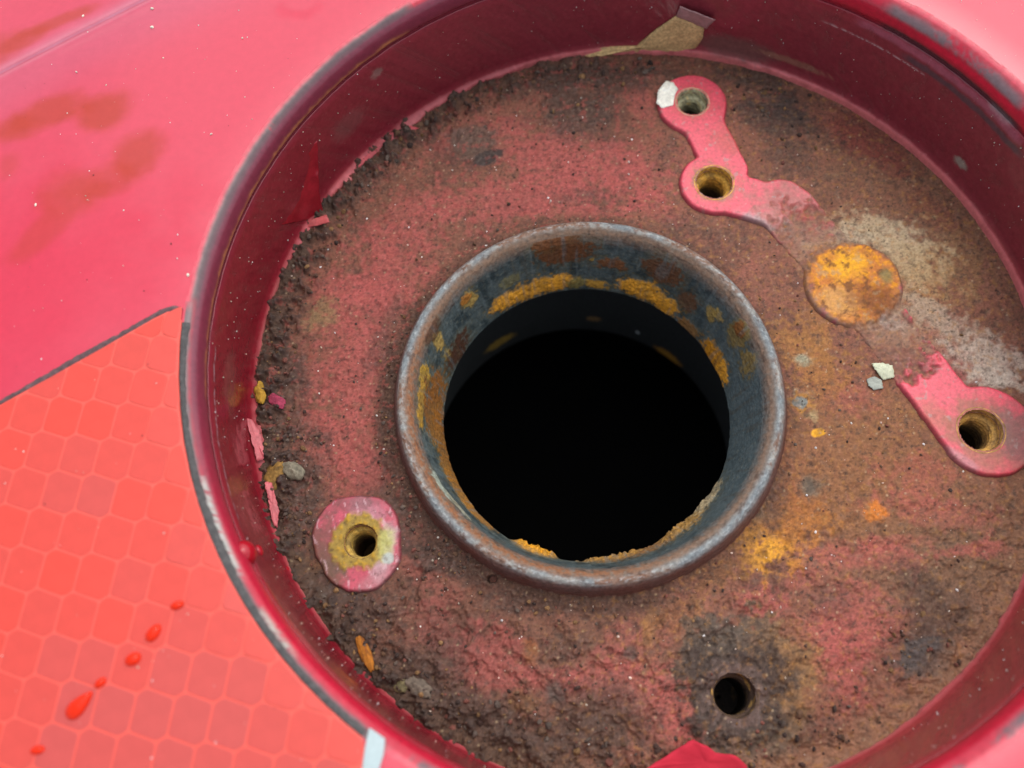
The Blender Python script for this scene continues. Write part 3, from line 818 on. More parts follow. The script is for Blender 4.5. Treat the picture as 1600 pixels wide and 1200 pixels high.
def paint_bracket(x, y, d):
    c = Canvas(x, y, alb((246, 88, 106), 1.5), ZP, PXF, 80)
    n = fbm2(x, y, 1.2, 4, 511); f = fbm2(x, y, 3.0, 3, 512)
    P = c.put
    P(1150, 215, 36, 34, 0, (214, 92, 84), .7, .5)
    P(1150, 160, 40, 40, 0, (214, 60, 76), .6, .5)
    P(1118, 285, 42, 42, 0, (214, 110, 92), .6, .3, .15)
    P(1117, 285, 36, 35, 0, (156, 112, 84), .8, .2, .15)
    P(1082, 160, 36, 36, 0, (214, 96, 86), .6, .3, .2)
    # the arm from the second hole to the boss: faded and rusted
    P(1265, 345, 95, 62, 45, (176, 104, 92), .8, .4)
    P(1272, 345, 34, 24, 30, (206, 88, 82), .8, .4)
    P(1215, 350, 40, 26, 30, (188, 124, 112), .7, .5)
    P(1255, 385, 46, 34, 45, (166, 116, 92), .8, .5)
    P(1290, 400, 50, 30, 45, (150, 130, 112), .6, .5)
    P(1325, 380, 40, 20, 30, (176, 160, 140), .7, .5)
    P(1180, 345, 30, 10, 30, (186, 160, 160), .8, .5)
    # lower arm
    P(1385, 510, 70, 56, 50, (132, 92, 74), .95, .35)
    P(1350, 520, 44, 26, 40, (164, 142, 116), .7, .5)
    P(1400, 545, 40, 26, 40, (158, 130, 116), .6, .5)
    P(1430, 560, 30, 20, 50, (170, 92, 90), .7, .5)
    P(1462, 650, 34, 20, 50, (196, 110, 84), .6, .5)
    P(1533, 672, 52, 50, 0, (170, 104, 74), .75, .3, .2)
    P(1590, 680, 34, 50, 0, (136, 100, 92), .8, .4)
    P(1530, 720, 60, 18, 10, (196, 116, 96), .6, .5)
    P(1500, 715, 30, 8, 40, (224, 150, 160), .6, .5)
    # the rusty boss
    b = c.mask(1335, 441, 80, 76, 0, 0.14, 0.16, 0.18)
    skirt = c.mask(1335, 441, 104, 100, 0, 0.15, 0.2, 0.4)
    c.c = mixc(c.c, alb((146, 108, 84)), skirt * 0.9)
    n6 = fbm2(x, y, 0.55, 5, 519, 0.62)
    bc = np.tile(alb((196, 120, 54), 1.25), (len(x), 1))
    bc = mixc(bc, alb((228, 150, 36), 1.25), sstep(-0.1, 0.4, n) * 0.9)
    bc = mixc(bc, alb((240, 172, 36), 1.25), c.mask(1320, 415, 34, 26, -20, .5, .5) * .9)
    bc = mixc(bc, alb((206, 156, 92), 1.25), c.mask(1310, 470, 34, 24, 20, .5, .5) * .7)
    bc = mixc(bc, alb((136, 78, 42)), c.mask(1375, 470, 40, 34, 20, .5, .7) * .8)
    bc = mixc(bc, alb((120, 74, 42)), sstep(0.10, 0.42, -n6 + .15 * f) * 0.8)
    bc = mixc(bc, alb((176, 150, 110), 1.3), sstep(0.22, 0.5, n6 - .3 * n) * 0.5)
    bc = mixc(bc, alb((140, 132, 84)), c.mask(1385, 432, 12, 14, 0, .5, .6) * .8)
    c.c = mixc(c.c, bc, b)
    rr_ = np.abs(np.hypot(x - at(1335, 441, ZP)[0], y - at(1335, 441, ZP)[1]) - 78 * PXF)
    ringm = np.exp(-(rr_ / 0.35) ** 2)
    c.c = mixc(c.c, alb((112, 88, 76)), ringm * 0.6)
    worn = sstep(0.25, 0.6, n + 0.3 * f)
    under = np.clip(c.mask(1295, 400, 74, 70, 45, .4, .6, .7) * (1 - b) + c.mask(1385, 512, 76, 62, 50, .35, .6, .7) * (1 - b), 0, 1)
    c.c = mixc(c.c, alb((150, 96, 84)), worn * 0.45 * (1 - b))
    chips = sstep(0.42, 0.55, fbm2(x, y, 0.8, 4, 515))
    c.c = mixc(c.c, alb((178, 158, 150)), chips * 0.5 * (1 - b))
    side = sstep(-0.3, 0.3, d)
    c.c = mixc(c.c, alb((120, 66, 62)), side * 0.75 * (1 - skirt))  # edge shading of the plate put into the colour
    faded = np.clip(c.mask(1285, 390, 84, 80, 45, .35, .5, .5) + c.mask(1385, 515, 78, 64, 50, .3, .5, .5), 0, 1) * (1 - b)
    c.c = mixc(c.c, alb((146, 100, 78)), faded * 0.55)
    c.c = mixc(c.c, alb((178, 128, 70)), faded * sstep(0.1, 0.45, n6) * 0.6)
    c.c = mixc(c.c, alb((176, 164, 150)), faded * sstep(0.2, 0.45, -n6 + .3 * f) * 0.5)
    c.c = mixc(c.c, alb((110, 78, 62)), faded * sstep(0.05, 0.5, n) * 0.6)
    h = b * (0.15 + 0.22 * n + 0.10 * f) + 0.10 * n * faded + 0.015 * n - 0.14 * ringm - 0.46 * faded - 0.22 * b
    rg = np.clip(0.36 + 0.2 * np.abs(n) + 0.4 * b + 0.35 * faded + 0.2 * side, 0.25, 0.9)
    c.c *= (1 + 0.10 * f)[:, None]
    c.c = c.c + (floor_c(x, y) - c.c) * (under * 0.85)[:, None]
    h = h + under * (0.10 * n + 0.08 * n6 - 0.10)
    return c.c, h, rg

pa, pb = at(1000, 700 + 60, ZP), at(1640, 80, ZP)
bracket = plate('mounting_bracket', sd_bracket, 0.6, (pa[0], pb[0] + 1, pa[1], pb[1]), paint_bracket,
                holes=[HP['A'], HP['B'], HP['D']], label='long welded bracket with three screw holes and an orange rusted boss')
bore(bracket, 'A', (150, 146, 116))['label'] = 'greyish threaded hole beside the white chip'
bore(bracket, 'B', (170, 128, 52))['label'] = 'ochre rusted threaded hole in the middle of the bracket'
bore(bracket, 'D', (160, 122, 66))['label'] = 'threaded hole at the right end of the bracket'

def sd_pad(x, y):
    a = sd_caps(x, y, (550, 838), (562, 860), 61)
    a = smin(a, sd_caps(x, y, (544, 828), (570, 826), 51), 0.6)
    return a + 0.22 * fbm2(x, y, 0.5, 4, 525)
def paint_pad(x, y, d):
    c = Canvas(x, y, alb((208, 84, 102), 1.6), ZF + 0.5, PXF, 95)
    n = fbm2(x, y, 1.2, 4, 521)
    P = c.put
    P(575, 800, 30, 20, 20, (196, 150, 158), .6, .5)
    P(600, 860, 14, 40, 10, (206, 182, 184), .8, .5)
    P(590, 905, 40, 14, -30, (190, 130, 134), .6, .5)
    P(518, 885, 28, 24, 0, (150, 98, 74), .6, .5)
    P(495, 855, 20, 20, 0, (120, 80, 50), .5, .5)
    P(500, 850, 36, 60, 0, (104, 74, 56), .65, .4, .7, .7)
    P(512, 905, 30, 24, -30, (110, 80, 60), .8, .5, .7, .7)
    P(545, 790, 60, 10, -10, (120, 70, 66), .5, .5, .7, .7)
    c.c = mixc(c.c, alb((226, 186, 190), 1.5), sstep(0.30, 0.5, fbm2(x * 1.6 + y * .5, y * .5 - x * .3, 1.1, 4, 527)) * 0.6)
    c.c = mixc(c.c, alb((120, 64, 64)), sstep(0.2, 0.5, fbm2(x, y, 0.9, 5, 528, 0.65)) * 0.7)
    cr = c.mask(560, 846, 44, 43, 0, .12, .14, .2)
    c.c = mixc(c.c, alb((172, 142, 62)), cr)
    c.c = mixc(c.c, alb((206, 160, 44)), cr * sstep(0.05, 0.5, n) * .9)
    c.c = mixc(c.c, alb((104, 80, 48)), cr * sstep(0.2, 0.6, -n) * .8)
    P(602, 850, 12, 22, 0, (196, 196, 120), .8, .5)
    P(607, 872, 8, 8, 0, (190, 200, 190), .9, .3)
    c.c = mixc(c.c, alb((104, 72, 62)), sstep(0.3, 0.65, -n) * .5 * (1 - cr))
    side = sstep(-0.35, 0.2, d)
    c.c = mixc(c.c, alb((96, 62, 56)), side * 0.8)
    return c.c, cr * (0.12 + 0.15 * n) + 0.02 * n, np.clip(0.5 + 0.3 * cr, .3, .9)
pa, pb = at(470, 945, ZF), at(650, 750, ZF)
pad = plate('screw_pad', sd_pad, 0.45, (pa[0], pb[0], pa[1], pb[1]), paint_pad, holes=[HP['L']],
            label='small pink painted pad with a yellow crusted screw hole')
bore(pad, 'L', (150, 124, 62), dark=(0.05, 0.02, 0.01))
bore(tank, 'R', (70, 54, 46), step=False, dark=(0.003, 0.002, 0.002))['label'] = 'dark rusted hole near the bottom edge of the floor'

# ------------------------------------------------ loose sheets of paint on the wall
def sheet(name, pts, thick, mat, color, parent=None, curl=0.0, noise=0.1, res=0.35, seed=1, loc=None):
    """a thin bent sheet: outline given as 3D points in mm (ring), filled, thickened, roughened"""
    P3 = np.array(pts, float)
    n = len(P3)
    c = P3.mean(0)
    nrm_ = np.zeros(3)
    for i in range(n):
        nrm_ += np.cross(P3[i] - c, P3[(i + 1) % n] - c)
    nrm_ /= np.linalg.norm(nrm_)
    # resample the outline
    o = []
    for i in range(n):
        a, b = P3[i], P3[(i + 1) % n]
        k = max(1, int(np.linalg.norm(b - a) / res))
        for s in range(k): o.append(a + (b - a) * s / k)
    o = np.array(o)
    rg_ = np.random.default_rng(seed)
    inpl = rg_.normal(0, 1, o.shape) * noise * 0.35
    o = o + inpl
    rings = [o]
    for f in (0.85, 0.65, 0.45, 0.25, 0.08):
        rings.append(c + (o - c) * f)
    V = np.concatenate(rings)
    m = len(o)
    dist_ = np.linalg.norm(V - c, axis=1); mx = dist_.max()
    wob = fbm2(V[:, 0] * 1.0 + V[:, 2], V[:, 1] + V[:, 2] * .7, 0.6, 3, seed)
    V = V + nrm_ * (curl * (dist_ / mx) ** 2 + noise * wob)[:, None]
    Vb = V - nrm_ * thick
    F = []
    K = len(rings)
    for k in range(K - 1):
        for i in range(m):
            j = (i + 1) % m
            F.append((k * m + i, k * m + j, (k + 1) * m + j, (k + 1) * m + i))
    N = len(V)
    Fb = [(a + N, d + N, c_ + N, b + N) for a, b, c_, d in F]
    side = [(i, i + N, (i + 1) % m + N, (i + 1) % m) for i in range(m)]
    cap = [((K - 1) * m + i, (K - 1) * m + i + 1, (K - 1) * m + m - 2 - i, (K - 1) * m + m - 1 - i) for i in range(m // 2 - 1)]
    capb = [(a + N, d + N, c_ + N, b + N) for a, b, c_, d in cap]
    VV = np.concatenate([V, Vb])
    cc = np.tile(np.asarray(color, float), (len(VV), 1)) * (1 + 0.25 * np.r_[wob, wob])[:, None]
    return mesh_np(name, VV, np.array(F + Fb + side + cap + capb), mat, parent, np.clip(cc, 0, .8), {'rgh': np.full(len(VV), 0.5)}, loc=loc)

def wp(x, y, off=0.2):
    """point on the recess wall, standing proud by off mm"""
    t, z = at_wall(x, y, 51.85 - off)
    r = 51.85 - off
    return (RC[0] + r * math.cos(t), RC[1] + r * math.sin(t), z)

sheet('bare_filler', [wp(*q) for q in ((858, 107), (900, 88), (940, 74), (995, 72), (1020, 50), (1058, 24), (1100, 42), (1098, 60), (1082, 82), (1060, 89), (1000, 90), (930, 92))][::-1],
      0.15, M_FLAKE, (0.52, 0.35, 0.155), tank, 0.0, 0.08, 0.5, 3)['label'] = 'yellow filler laid bare where the wall paint has peeled'
sheet('paint_flap', [wp(1056, 26, .3), wp(1062, 11, 1.0), wp(1090, 20, 1.3), wp(1117, 32, 1.0), wp(1103, 46, .3), wp(1080, 34, .3)], 0.12, M_PLATE, (0.34, 0.19, 0.185), tank, 0.2, 0.05, 0.4, 4)['label'] = 'curled pinkish flap above the bare yellow filler'
def wall_flap(rows, mat, color):
    """a tongue of paint peeling off the wall: its left edge still sticks, its right edge stands off"""
    nv, nu = 40, 22
    V = []
    rows = np.array(rows, float)
    tt = np.linspace(0, len(rows) - 1, nv)
    for k in range(nv):
        q = [np.interp(tt[k], range(len(rows)), rows[:, c]) for c in range(5)]
        jit = 1.2 * float(fbm2(np.array([k * 1.0]), np.array([0.0]), 0.35, 3, 909)[0])
        for m in range(nu):
            u = m / (nu - 1)
            lift = -0.10 + q[4] * u ** 2.2 + 0.06 * math.sin(3 * u + k * .2)
            V.append(wp(q[0] + (q[2] + jit - q[0]) * u, q[1] + (q[3] - q[1]) * u, lift))
    V = np.array(V)
    cen = np.array([RC[0], RC[1], 0])
    out = V - cen; out[:, 2] = 0; out /= np.linalg.norm(out, axis=1)[:, None]
    W = V + out * 0.14
    F = []
    N = len(V)
    for a in range(nv - 1):
        for b in range(nu - 1):
            p = a * nu + b
            F.append((p, p + 1, p + nu + 1, p + nu)); F.append((N + p, N + p + nu, N + p + nu + 1, N + p + 1))
    for a in range(nv - 1):
        p = a * nu + nu - 1
        F.append((p, N + p, N + p + nu, p + nu))
    for b in range(nu - 1):
        p = (nv - 1) * nu + b
        F.append((p, p + 1, N + p + 1, N + p)); F.append((b, N + b, N + b + 1, b + 1))
    nn = fbm2(np.r_[V, W][:, 0], np.r_[V, W][:, 2], 0.6, 3, 911)
    return mesh_np('paint_flap', np.r_[V, W], np.array(F), mat, tank, np.tile(np.asarray(color), (2 * N, 1)) * (1 + .2 * nn)[:, None], {'rgh': np.full(2 * N, .2)})
wall_flap([(488, 226, 496, 220, 0.1), (476, 250, 497, 246, 0.6), (464, 280, 498, 275, 0.9), (452, 310, 499, 303, 1.0), (444, 335, 503, 322, 1.1), (440, 352, 508, 338, 1.3)], M_WALL, (0.24, 0.009, 0.017))['label'] = 'red paint sheet lifting off the left wall'
def fp(x, y, h): return at(x, y, ZF + h)
sheet('paint_flap', [fp(458, 352, .8), fp(480, 346, .9), fp(510, 336, 1.1), fp(516, 347, 1.0), fp(495, 353, .7), fp(470, 357, .6)], 0.15, M_PLATE, (0.42, 0.07, 0.07), tank, 0, 0.08, 0.3, 6)
sheet('paint_flap', [fp(560, 232, 1.0), fp(600, 212, 1.1), fp(640, 196, 1.0), fp(655, 200, .6), fp(620, 214, .5), fp(588, 240, .6), fp(560, 262, .6), fp(535, 262, .8)][::-1], 0.15, M_PLATE, (0.40, 0.06, 0.07), tank, 0, 0.1, 0.35, 7)
sheet('paint_flap', [fp(384, 652, 2.2), fp(394, 655, 2.0), fp(408, 680, 1.4), fp(413, 716, 1.3), fp(402, 720, 1.3), fp(394, 690, 2.0)][::-1], 0.2, M_PLATE, (0.46, 0.10, 0.11), tank, 0, 0.12, 0.25, 8)
sheet('paint_flap', [fp(414, 752, 1.9), fp(424, 755, 1.5), fp(436, 795, 1.2), fp(434, 825, 1.0), fp(427, 818, 1.3), fp(420, 785, 1.8)][::-1], 0.2, M_PLATE, (0.46, 0.10, 0.11), tank, 0, 0.14, 0.25, 9)
sheet('paint_flap', [fp(1000, 1206, 1.4), fp(1050, 1175, 1.9), fp(1083, 1156, 2.3), fp(1104, 1166, 2.4), fp(1118, 1176, 2.2), fp(1150, 1180, 2.2), fp(1166, 1196, 1.9), fp(1170, 1225, 1.5), fp(1080, 1240, 1.2)][::-1], 0.25, M_PANEL, (0.46, 0.03, 0.05), tank, 0.3, 0.12, 0.5, 10)['label'] = 'bright pink paint flap at the bottom edge'

# ================================================================== reflective tape
TZ = 0.25
def tp(x, y, h=0.0):
    p = at(x, y, ZR)
    for _ in range(4):
        p = at(x, y, skin_h(p[0], p[1]) + h)
    return p
tape = empty('reflective_tape', (0, 0, 0), 'orange red reflective tape with honeycomb cells stuck beside the recess', 'tape')
RT = 54.15                                     # the tape is cut round the rim at this radius
arcp = []
for x, y in ((283, 503), (284, 540), (287, 590), (291, 640), (297, 690), (306, 740), (318, 785), (333, 830), (348, 870), (362, 905), (385, 945), (410, 985), (440, 1025), (475, 1062), (515, 1098), (545, 1120), (575, 1140)):
    p = tp(x, y); a = math.atan2(p[1] - RC[1], p[0] - RC[0]); arcp.append(a)
corner = [tp(x, y)[:2] for x, y in ((240, 500), (262, 489), (272, 487), (279, 492))]
top_l = [tp(x, y)[:2] for x, y in ((-480, 900), (-240, 768), (0, 635), (80, 591), (160, 546))]
arcpts = [RC + RT * np.array([math.cos(a), math.sin(a)]) for a in arcp]
bot = [tp(x, y)[:2] for x, y in ((570, 1170), (565, 1200), (545, 1330), (525, 1450), (-480, 1450))]
outline = np.array(top_l + corner + arcpts + bot)

def poly_plate(name, pts, h0, h1, mat, parent, color=None, zf=skin_h, bevel=0.06):
    """a flat prism lying on the skin: outline pts (clockwise or not), triangulated by bmesh"""
    import bmesh
    bm = bmesh.new()
    pts = np.asarray(pts)
    c = pts.mean(0)
    lo = [bm.verts.new((p[0] * MM, p[1] * MM, (zf(*p) + h0) * MM)) for p in pts]
    hi = [bm.verts.new((p[0] * MM, p[1] * MM, (zf(*p) + h1) * MM)) for p in pts]
    f = bm.faces.new(hi)
    n = len(pts)
    for i in range(n):
        bm.faces.new((lo[i], lo[(i + 1) % n], hi[(i + 1) % n], hi[i]))
    bmesh.ops.recalc_face_normals(bm, faces=bm.faces)
    bmesh.ops.triangulate(bm, faces=[f])
    me = bpy.data.meshes.new(name)
    bm.to_mesh(me); bm.free()
    if color is not None:
        a = me.color_attributes.new('Col', 'FLOAT_COLOR', 'POINT')
        a.data.foreach_set('color', np.tile(np.r_[color, 1.0], len(me.vertices)).astype(np.float32))
    me.materials.append(mat)
    return link(name, me, parent)

# backing as a grid draped on the skin
def drape(name, pts, h, mat, parent, res=1.2, thick=0.3):
    import bmesh
    bm = bmesh.new()
    out = []
    n = len(pts)
    for i in range(n):
        a, b = pts[i], pts[(i + 1) % n]
        k = max(1, int(np.linalg.norm(b - a) / res))
        out += [a + (b - a) * s / k for s in range(k)]
    vs = [bm.verts.new((p[0], p[1], 0)) for p in out]
    f = bm.faces.new(vs)
    bmesh.ops.triangulate(bm, faces=[f])
    xs = [v.co.x for v in bm.verts]; ys = [v.co.y for v in bm.verts]
    for ax, lo, hi in (((1, 0, 0), min(xs), max(xs)), ((0, 1, 0), min(ys), max(ys))):
        t = lo + 2.5
        while t < hi:
            bmesh.ops.bisect_plane(bm, geom=bm.verts[:] + bm.edges[:] + bm.faces[:], plane_co=(t * ax[0], t * ax[1], 0), plane_no=ax)
            t += 2.5
    ex = bmesh.ops.extrude_face_region(bm, geom=bm.faces[:])
    up = {v for v in ex['geom'] if isinstance(v, bmesh.types.BMVert)}
    for v in bm.verts:
        z = skin_h(v.co.x, v.co.y) + (h if v in up else h - thick)
        v.co = (v.co.x * MM, v.co.y * MM, z * MM)
    bmesh.ops.recalc_face_normals(bm, faces=bm.faces)
    me = bpy.data.meshes.new(name)
    bm.to_mesh(me); bm.free()
    me.materials.append(mat)
    return link(name, me, parent)
drape('backing', outline, TZ, M_TAPE, tape)

# honeycomb cells: the Voronoi cell of the measured lattice
o0 = at(180, 603, ZR)[:2]
va = (at(233, 608, ZR) - at(180, 603, ZR))[:2] * 1.0
vb = (at(153, 657, ZR) - at(180, 603, ZR))[:2]
def clip_half(poly, p, n):
    out = []
    for i in range(len(poly)):
        a, b = poly[i], poly[(i + 1) % len(poly)]
        da, db = (a - p) @ n, (b - p) @ n
        if da <= 0: out.append(a)
        if (da < 0 < db) or (db < 0 < da): out.append(a + (b - a) * (da / (da - db)))
    return out
def vor(shrink):
    poly = [np.array(q, float) for q in ((-20, -20), (20, -20), (20, 20), (-20, 20))]
    for i in range(-2, 3):
        for j in range(-2, 3):
            if i or j:
                w = i * va + j * vb
                L = np.linalg.norm(w)
                poly = clip_half(poly, w / L * (L / 2 - shrink), w / L)
    return poly
def rounded(poly, r, k=3):
    out = []
    n = len(poly)
    for i in range(n):
        p0, p, p1 = poly[i - 1], poly[i], poly[(i + 1) % n]
        a = p + (p0 - p) * min(0.45, r / max(1e-6, np.linalg.norm(p0 - p)))
        b = p + (p1 - p) * min(0.45, r / max(1e-6, np.linalg.norm(p1 - p)))
        for s in range(k + 1):
            t = s / k
            out.append((1 - t) ** 2 * a + 2 * t * (1 - t) * p + t * t * b)
    return out
base_poly = vor(0.10)
hexring = rounded(base_poly, 0.36)
def cell_mesh(ring, shade):
    import bmesh
    bm = bmesh.new()
    ring = np.array(ring); c = ring.mean(0)
    lo = [bm.verts.new((p[0] * MM, p[1] * MM, -0.03 * MM)) for p in ring]
    mi = [bm.verts.new((p[0] * MM, p[1] * MM, 0.02 * MM)) for p in ring]
    inn = c + (ring - c) * 0.94
    hi = [bm.verts.new((p[0] * MM, p[1] * MM, 0.035 * MM)) for p in inn]
    n = len(ring)
    for A, B in ((lo, mi), (mi, hi)):
        for i in range(n):
            bm.faces.new((A[i], A[(i + 1) % n], B[(i + 1) % n], B[i]))
    bm.faces.new(hi)
    bmesh.ops.recalc_face_normals(bm, faces=bm.faces)
    me = bpy.data.meshes.new('cell'); bm.to_mesh(me); bm.free()
    a = me.color_attributes.new('Col', 'FLOAT_COLOR', 'POINT')
    a.data.foreach_set('color', np.tile(np.r_[shade, 1.0], len(me.vertices)).astype(np.float32))
    me.materials.append(M_CELL)
    return me
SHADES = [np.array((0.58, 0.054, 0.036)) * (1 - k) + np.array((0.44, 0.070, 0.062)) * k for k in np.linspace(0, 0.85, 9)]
full = [cell_mesh(hexring, s) for s in SHADES]
tl0, tl1 = tp(0, 635)[:2], tp(255, 493)[:2]
tdir = (tl1 - tl0) / np.linalg.norm(tl1 - tl0)
tn = np.array([-tdir[1], tdir[0]])
if tn @ (tp(0, 300)[:2] - tl0) < 0: tn = -tn
wb0, wb1 = tp(577, 1140)[:2], tp(560, 1215)[:2]
wdir = (wb1 - wb0) / np.linalg.norm(wb1 - wb0)
wn_ = np.array([-wdir[1], wdir[0]])
if wn_ @ (tp(900, 1160)[:2] - wb0) < 0: wn_ = -wn_
def pix(p):
    d = ROT.T @ (np.asarray(p) - CAM)
    return 800 + FPX * d[0] / -d[2], 600 - FPX * d[1] / -d[2]
ncell = 0
rnd = random.Random(3)
for j in range(-6, 24):
    for i in range(-14, 26):
        c = o0 + va * i + vb * j
        X_, Y_ = pix((c[0], c[1], ZR))
        if not (-75 < X_ < 640 and 440 < Y_ < 1275): continue
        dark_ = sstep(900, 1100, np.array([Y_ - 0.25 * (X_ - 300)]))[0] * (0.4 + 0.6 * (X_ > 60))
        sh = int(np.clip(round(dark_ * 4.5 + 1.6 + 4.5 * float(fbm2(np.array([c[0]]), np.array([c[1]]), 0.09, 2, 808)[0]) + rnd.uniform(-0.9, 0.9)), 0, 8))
        clips = []
        if (c - tl0) @ tn > -3.2: clips.append((tl0 - tn * 0.12, tn))
        rv = c - RC; rl = np.linalg.norm(rv)
        if rl < RT + 3.6: clips.append((RC + rv / rl * (RT + 0.12), -rv / rl))
        if Y_ > 1090 and (c - wb0) @ wn_ > -3.2: clips.append((wb0 - wn_ * 0.1, wn_))
        z = skin_h(c[0], c[1])
        sl_ = ((skin_h(c[0] + 1, c[1]) - z), (skin_h(c[0], c[1] + 1) - z))
        if clips:
            poly = [c + p for p in base_poly]
            for p, n_ in clips:
                poly = clip_half(poly, p, n_)
                if len(poly) < 3: break
            if len(poly) < 3: continue
            P_ = np.array(poly)
            area = 0.5 * abs(np.sum(P_[:, 0] * np.roll(P_[:, 1], -1) - P_[:, 1] * np.roll(P_[:, 0], -1)))
            if area < 0.6: continue
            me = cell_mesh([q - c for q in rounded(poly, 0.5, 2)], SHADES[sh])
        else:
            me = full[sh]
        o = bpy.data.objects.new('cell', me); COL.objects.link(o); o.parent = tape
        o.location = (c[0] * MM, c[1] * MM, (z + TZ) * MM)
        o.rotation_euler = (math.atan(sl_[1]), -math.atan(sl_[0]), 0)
        ncell += 1

strip = np.array([tp(x, y)[:2] for x, y in ((578, 1137), (602, 1154), (600, 1178), (592, 1205), (570, 1330), (545, 1440), (527, 1440), (549, 1330), (567, 1200), (571, 1170))])
drape('white_edge', strip, TZ + 0.05, M_WHITE, tape, 1.0, 0.35)['label'] = 'white strip along the lower right end of the tape'

# grime that has gathered along the edge of the tape
def ribbon(name, line, width, h, parent, color, seed=1, fade=0.4):
    P_ = np.array(line, float)
    L = np.r_[0, np.cumsum(np.linalg.norm(np.diff(P_, axis=0), axis=1))]
    s = np.linspace(0, L[-1], int(L[-1] / 0.12))
    x, y = np.interp(s, L, P_[:, 0]), np.interp(s, L, P_[:, 1])
    k = np.hanning(15); k /= k.sum()
    xs = np.convolve(np.pad(x, 7, mode='edge'), k, 'valid'); ys = np.convolve(np.pad(y, 7, mode='edge'), k, 'valid')
    tx, ty = np.gradient(xs), np.gradient(ys)
    l = np.hypot(tx, ty); nx, ny = -ty / l, tx / l
    m = 9
    V = []; n = len(s)
    w1 = np.interp(s, np.linspace(0, L[-1], len(width)), width)
    e1 = 1 + fade * fbm2(s, s * 0, 0.8, 4, seed); e2 = 1 + 0.25 * fade * fbm2(s, s * 0 + 5, 0.8, 4, seed + 1)
    for q in range(m):
        u = q / (m - 1)
        off = (-0.5 * e2 + (0.5 * e1 + 0.5 * e2) * u) * w1
        px_, py_ = xs + nx * off, ys + ny * off
        pz = np.array([skin_h(a, b) for a, b in zip(px_, py_)]) + h * math.sin(math.pi * u) ** 0.6 * (1 + 0.5 * fbm2(s, s * 0 + q * .3, 1.5, 3, seed + 3)) - 0.02
        V.append(np.column_stack([px_, py_, pz]))
    V = np.concatenate(V)
    F = np.stack([np.arange(n - 1)[None] + np.arange(m - 1)[:, None] * n, np.arange(1, n)[None] + np.arange(m - 1)[:, None] * n,
                  np.arange(1, n)[None] + np.arange(1, m)[:, None] * n, np.arange(n - 1)[None] + np.arange(1, m)[:, None] * n], -1).reshape(-1, 4)
    nn = fbm2(V[:, 0], V[:, 1], 1.2, 3, seed + 9)
    c = np.tile(np.asarray(color, float), (len(V), 1)) * (1 + 0.3 * nn)[:, None]
    return mesh_np(name, V, F, M_GRIME, parent, np.clip(c, 0.003, .8))
PXS = 0.0655
GREY = (0.070, 0.066, 0.064)
ribbon('grime_edge', [tp(x, y)[:2] for x, y in ((-60, 664), (0, 630), (60, 597), (120, 563), (180, 530), (230, 501), (255, 488), (268, 482), (278, 485), (283, 489))],
       np.array([7, 8, 10, 13, 16, 16, 14, 13, 13, 16]) * PXS, 0.26, tape, (0.10, 0.060, 0.062), 31, 0.5)['label'] = 'dark grime line along the upper edge of the tape'
ribbon('grime_edge', [RC + (RT - 0.32) * np.array([math.cos(a), math.sin(a)]) for a in arcp],
       np.array([16, 12, 10, 10, 12, 13, 15, 17, 17, 14, 12, 12, 12, 12, 12]) * PXS, 0.22, tape, GREY, 35, 0.35)['label'] = 'dark grey grime line between the tape and the rim'

# ================================================================== drops of water
def drop(name, x, y, lx, ly, rot, h, mat, surf, label, cat='water drop', group=None, tail_=0.0, mmpx=PXS):
    p = surf(x, y)
    n, m = 28, 9
    V = []; a = -math.radians(rot)
    for k in range(m):
        f = k / (m - 1) * math.pi / 2
        for i in range(n):
            t = 2 * math.pi * i / n
            u = math.cos(t) * math.cos(f) * lx * mmpx / 2
            v = math.sin(t) * math.cos(f) * ly * mmpx / 2 * (1 - tail_ * math.cos(t))
            V.append((u * math.cos(a) - v * math.sin(a), u * math.sin(a) + v * math.cos(a), h * math.sin(f) - 0.01))
    V = V[:(m - 1) * n] + [(0, 0, h - 0.01)]
    F = [(k * n + i, k * n + (i + 1) % n, (k + 1) * n + (i + 1) % n, (k + 1) * n + i) for k in range(m - 2) for i in range(n)]
    me = bpy.data.meshes.new(name)
    T_ = [((m - 2) * n + i, (m - 2) * n + (i + 1) % n, (m - 1) * n) for i in range(n)]
    me.from_pydata([tuple(c * MM for c in v) for v in V], [], F + T_ + [tuple(range(n))[::-1]])
    for q in me.polygons: q.use_smooth = len(q.vertices) < 10
    me.materials.append(mat)
    o = link(name, me, None, p)
    return tag(o, label, cat, group)
def on_tape(x, y):
    p = tp(x, y, TZ + 0.04); return p
G = 'water drops on the reflective tape'
for a in ((277, 946, 22, 13, -20, 0.42, 'small oblong water drop nearest the rim on the red tape', 0), (240, 989, 30, 19, -55, 0.5, 'oval water drop on the tape, second in the row from the rim', 0.1), (208, 1030, 26, 19, -25, 0.5, 'round water drop with a bright glint on the red tape', 0),
          (157, 1067, 20, 13, -40, 0.4, 'tiny water drop at the tip of the long teardrop', 0), (125, 1101, 50, 24, -48, 0.6, 'long teardrop of water on the tape, largest in its row', 0.45), (59, 1172, 22, 13, -10, 0.4, 'small flat water drop in the lower left corner of the tape', 0)):
    drop('water_drop', a[0], a[1], a[2], a[3], a[4], a[5], M_DROP, on_tape, a[6], group=G, tail_=a[7])
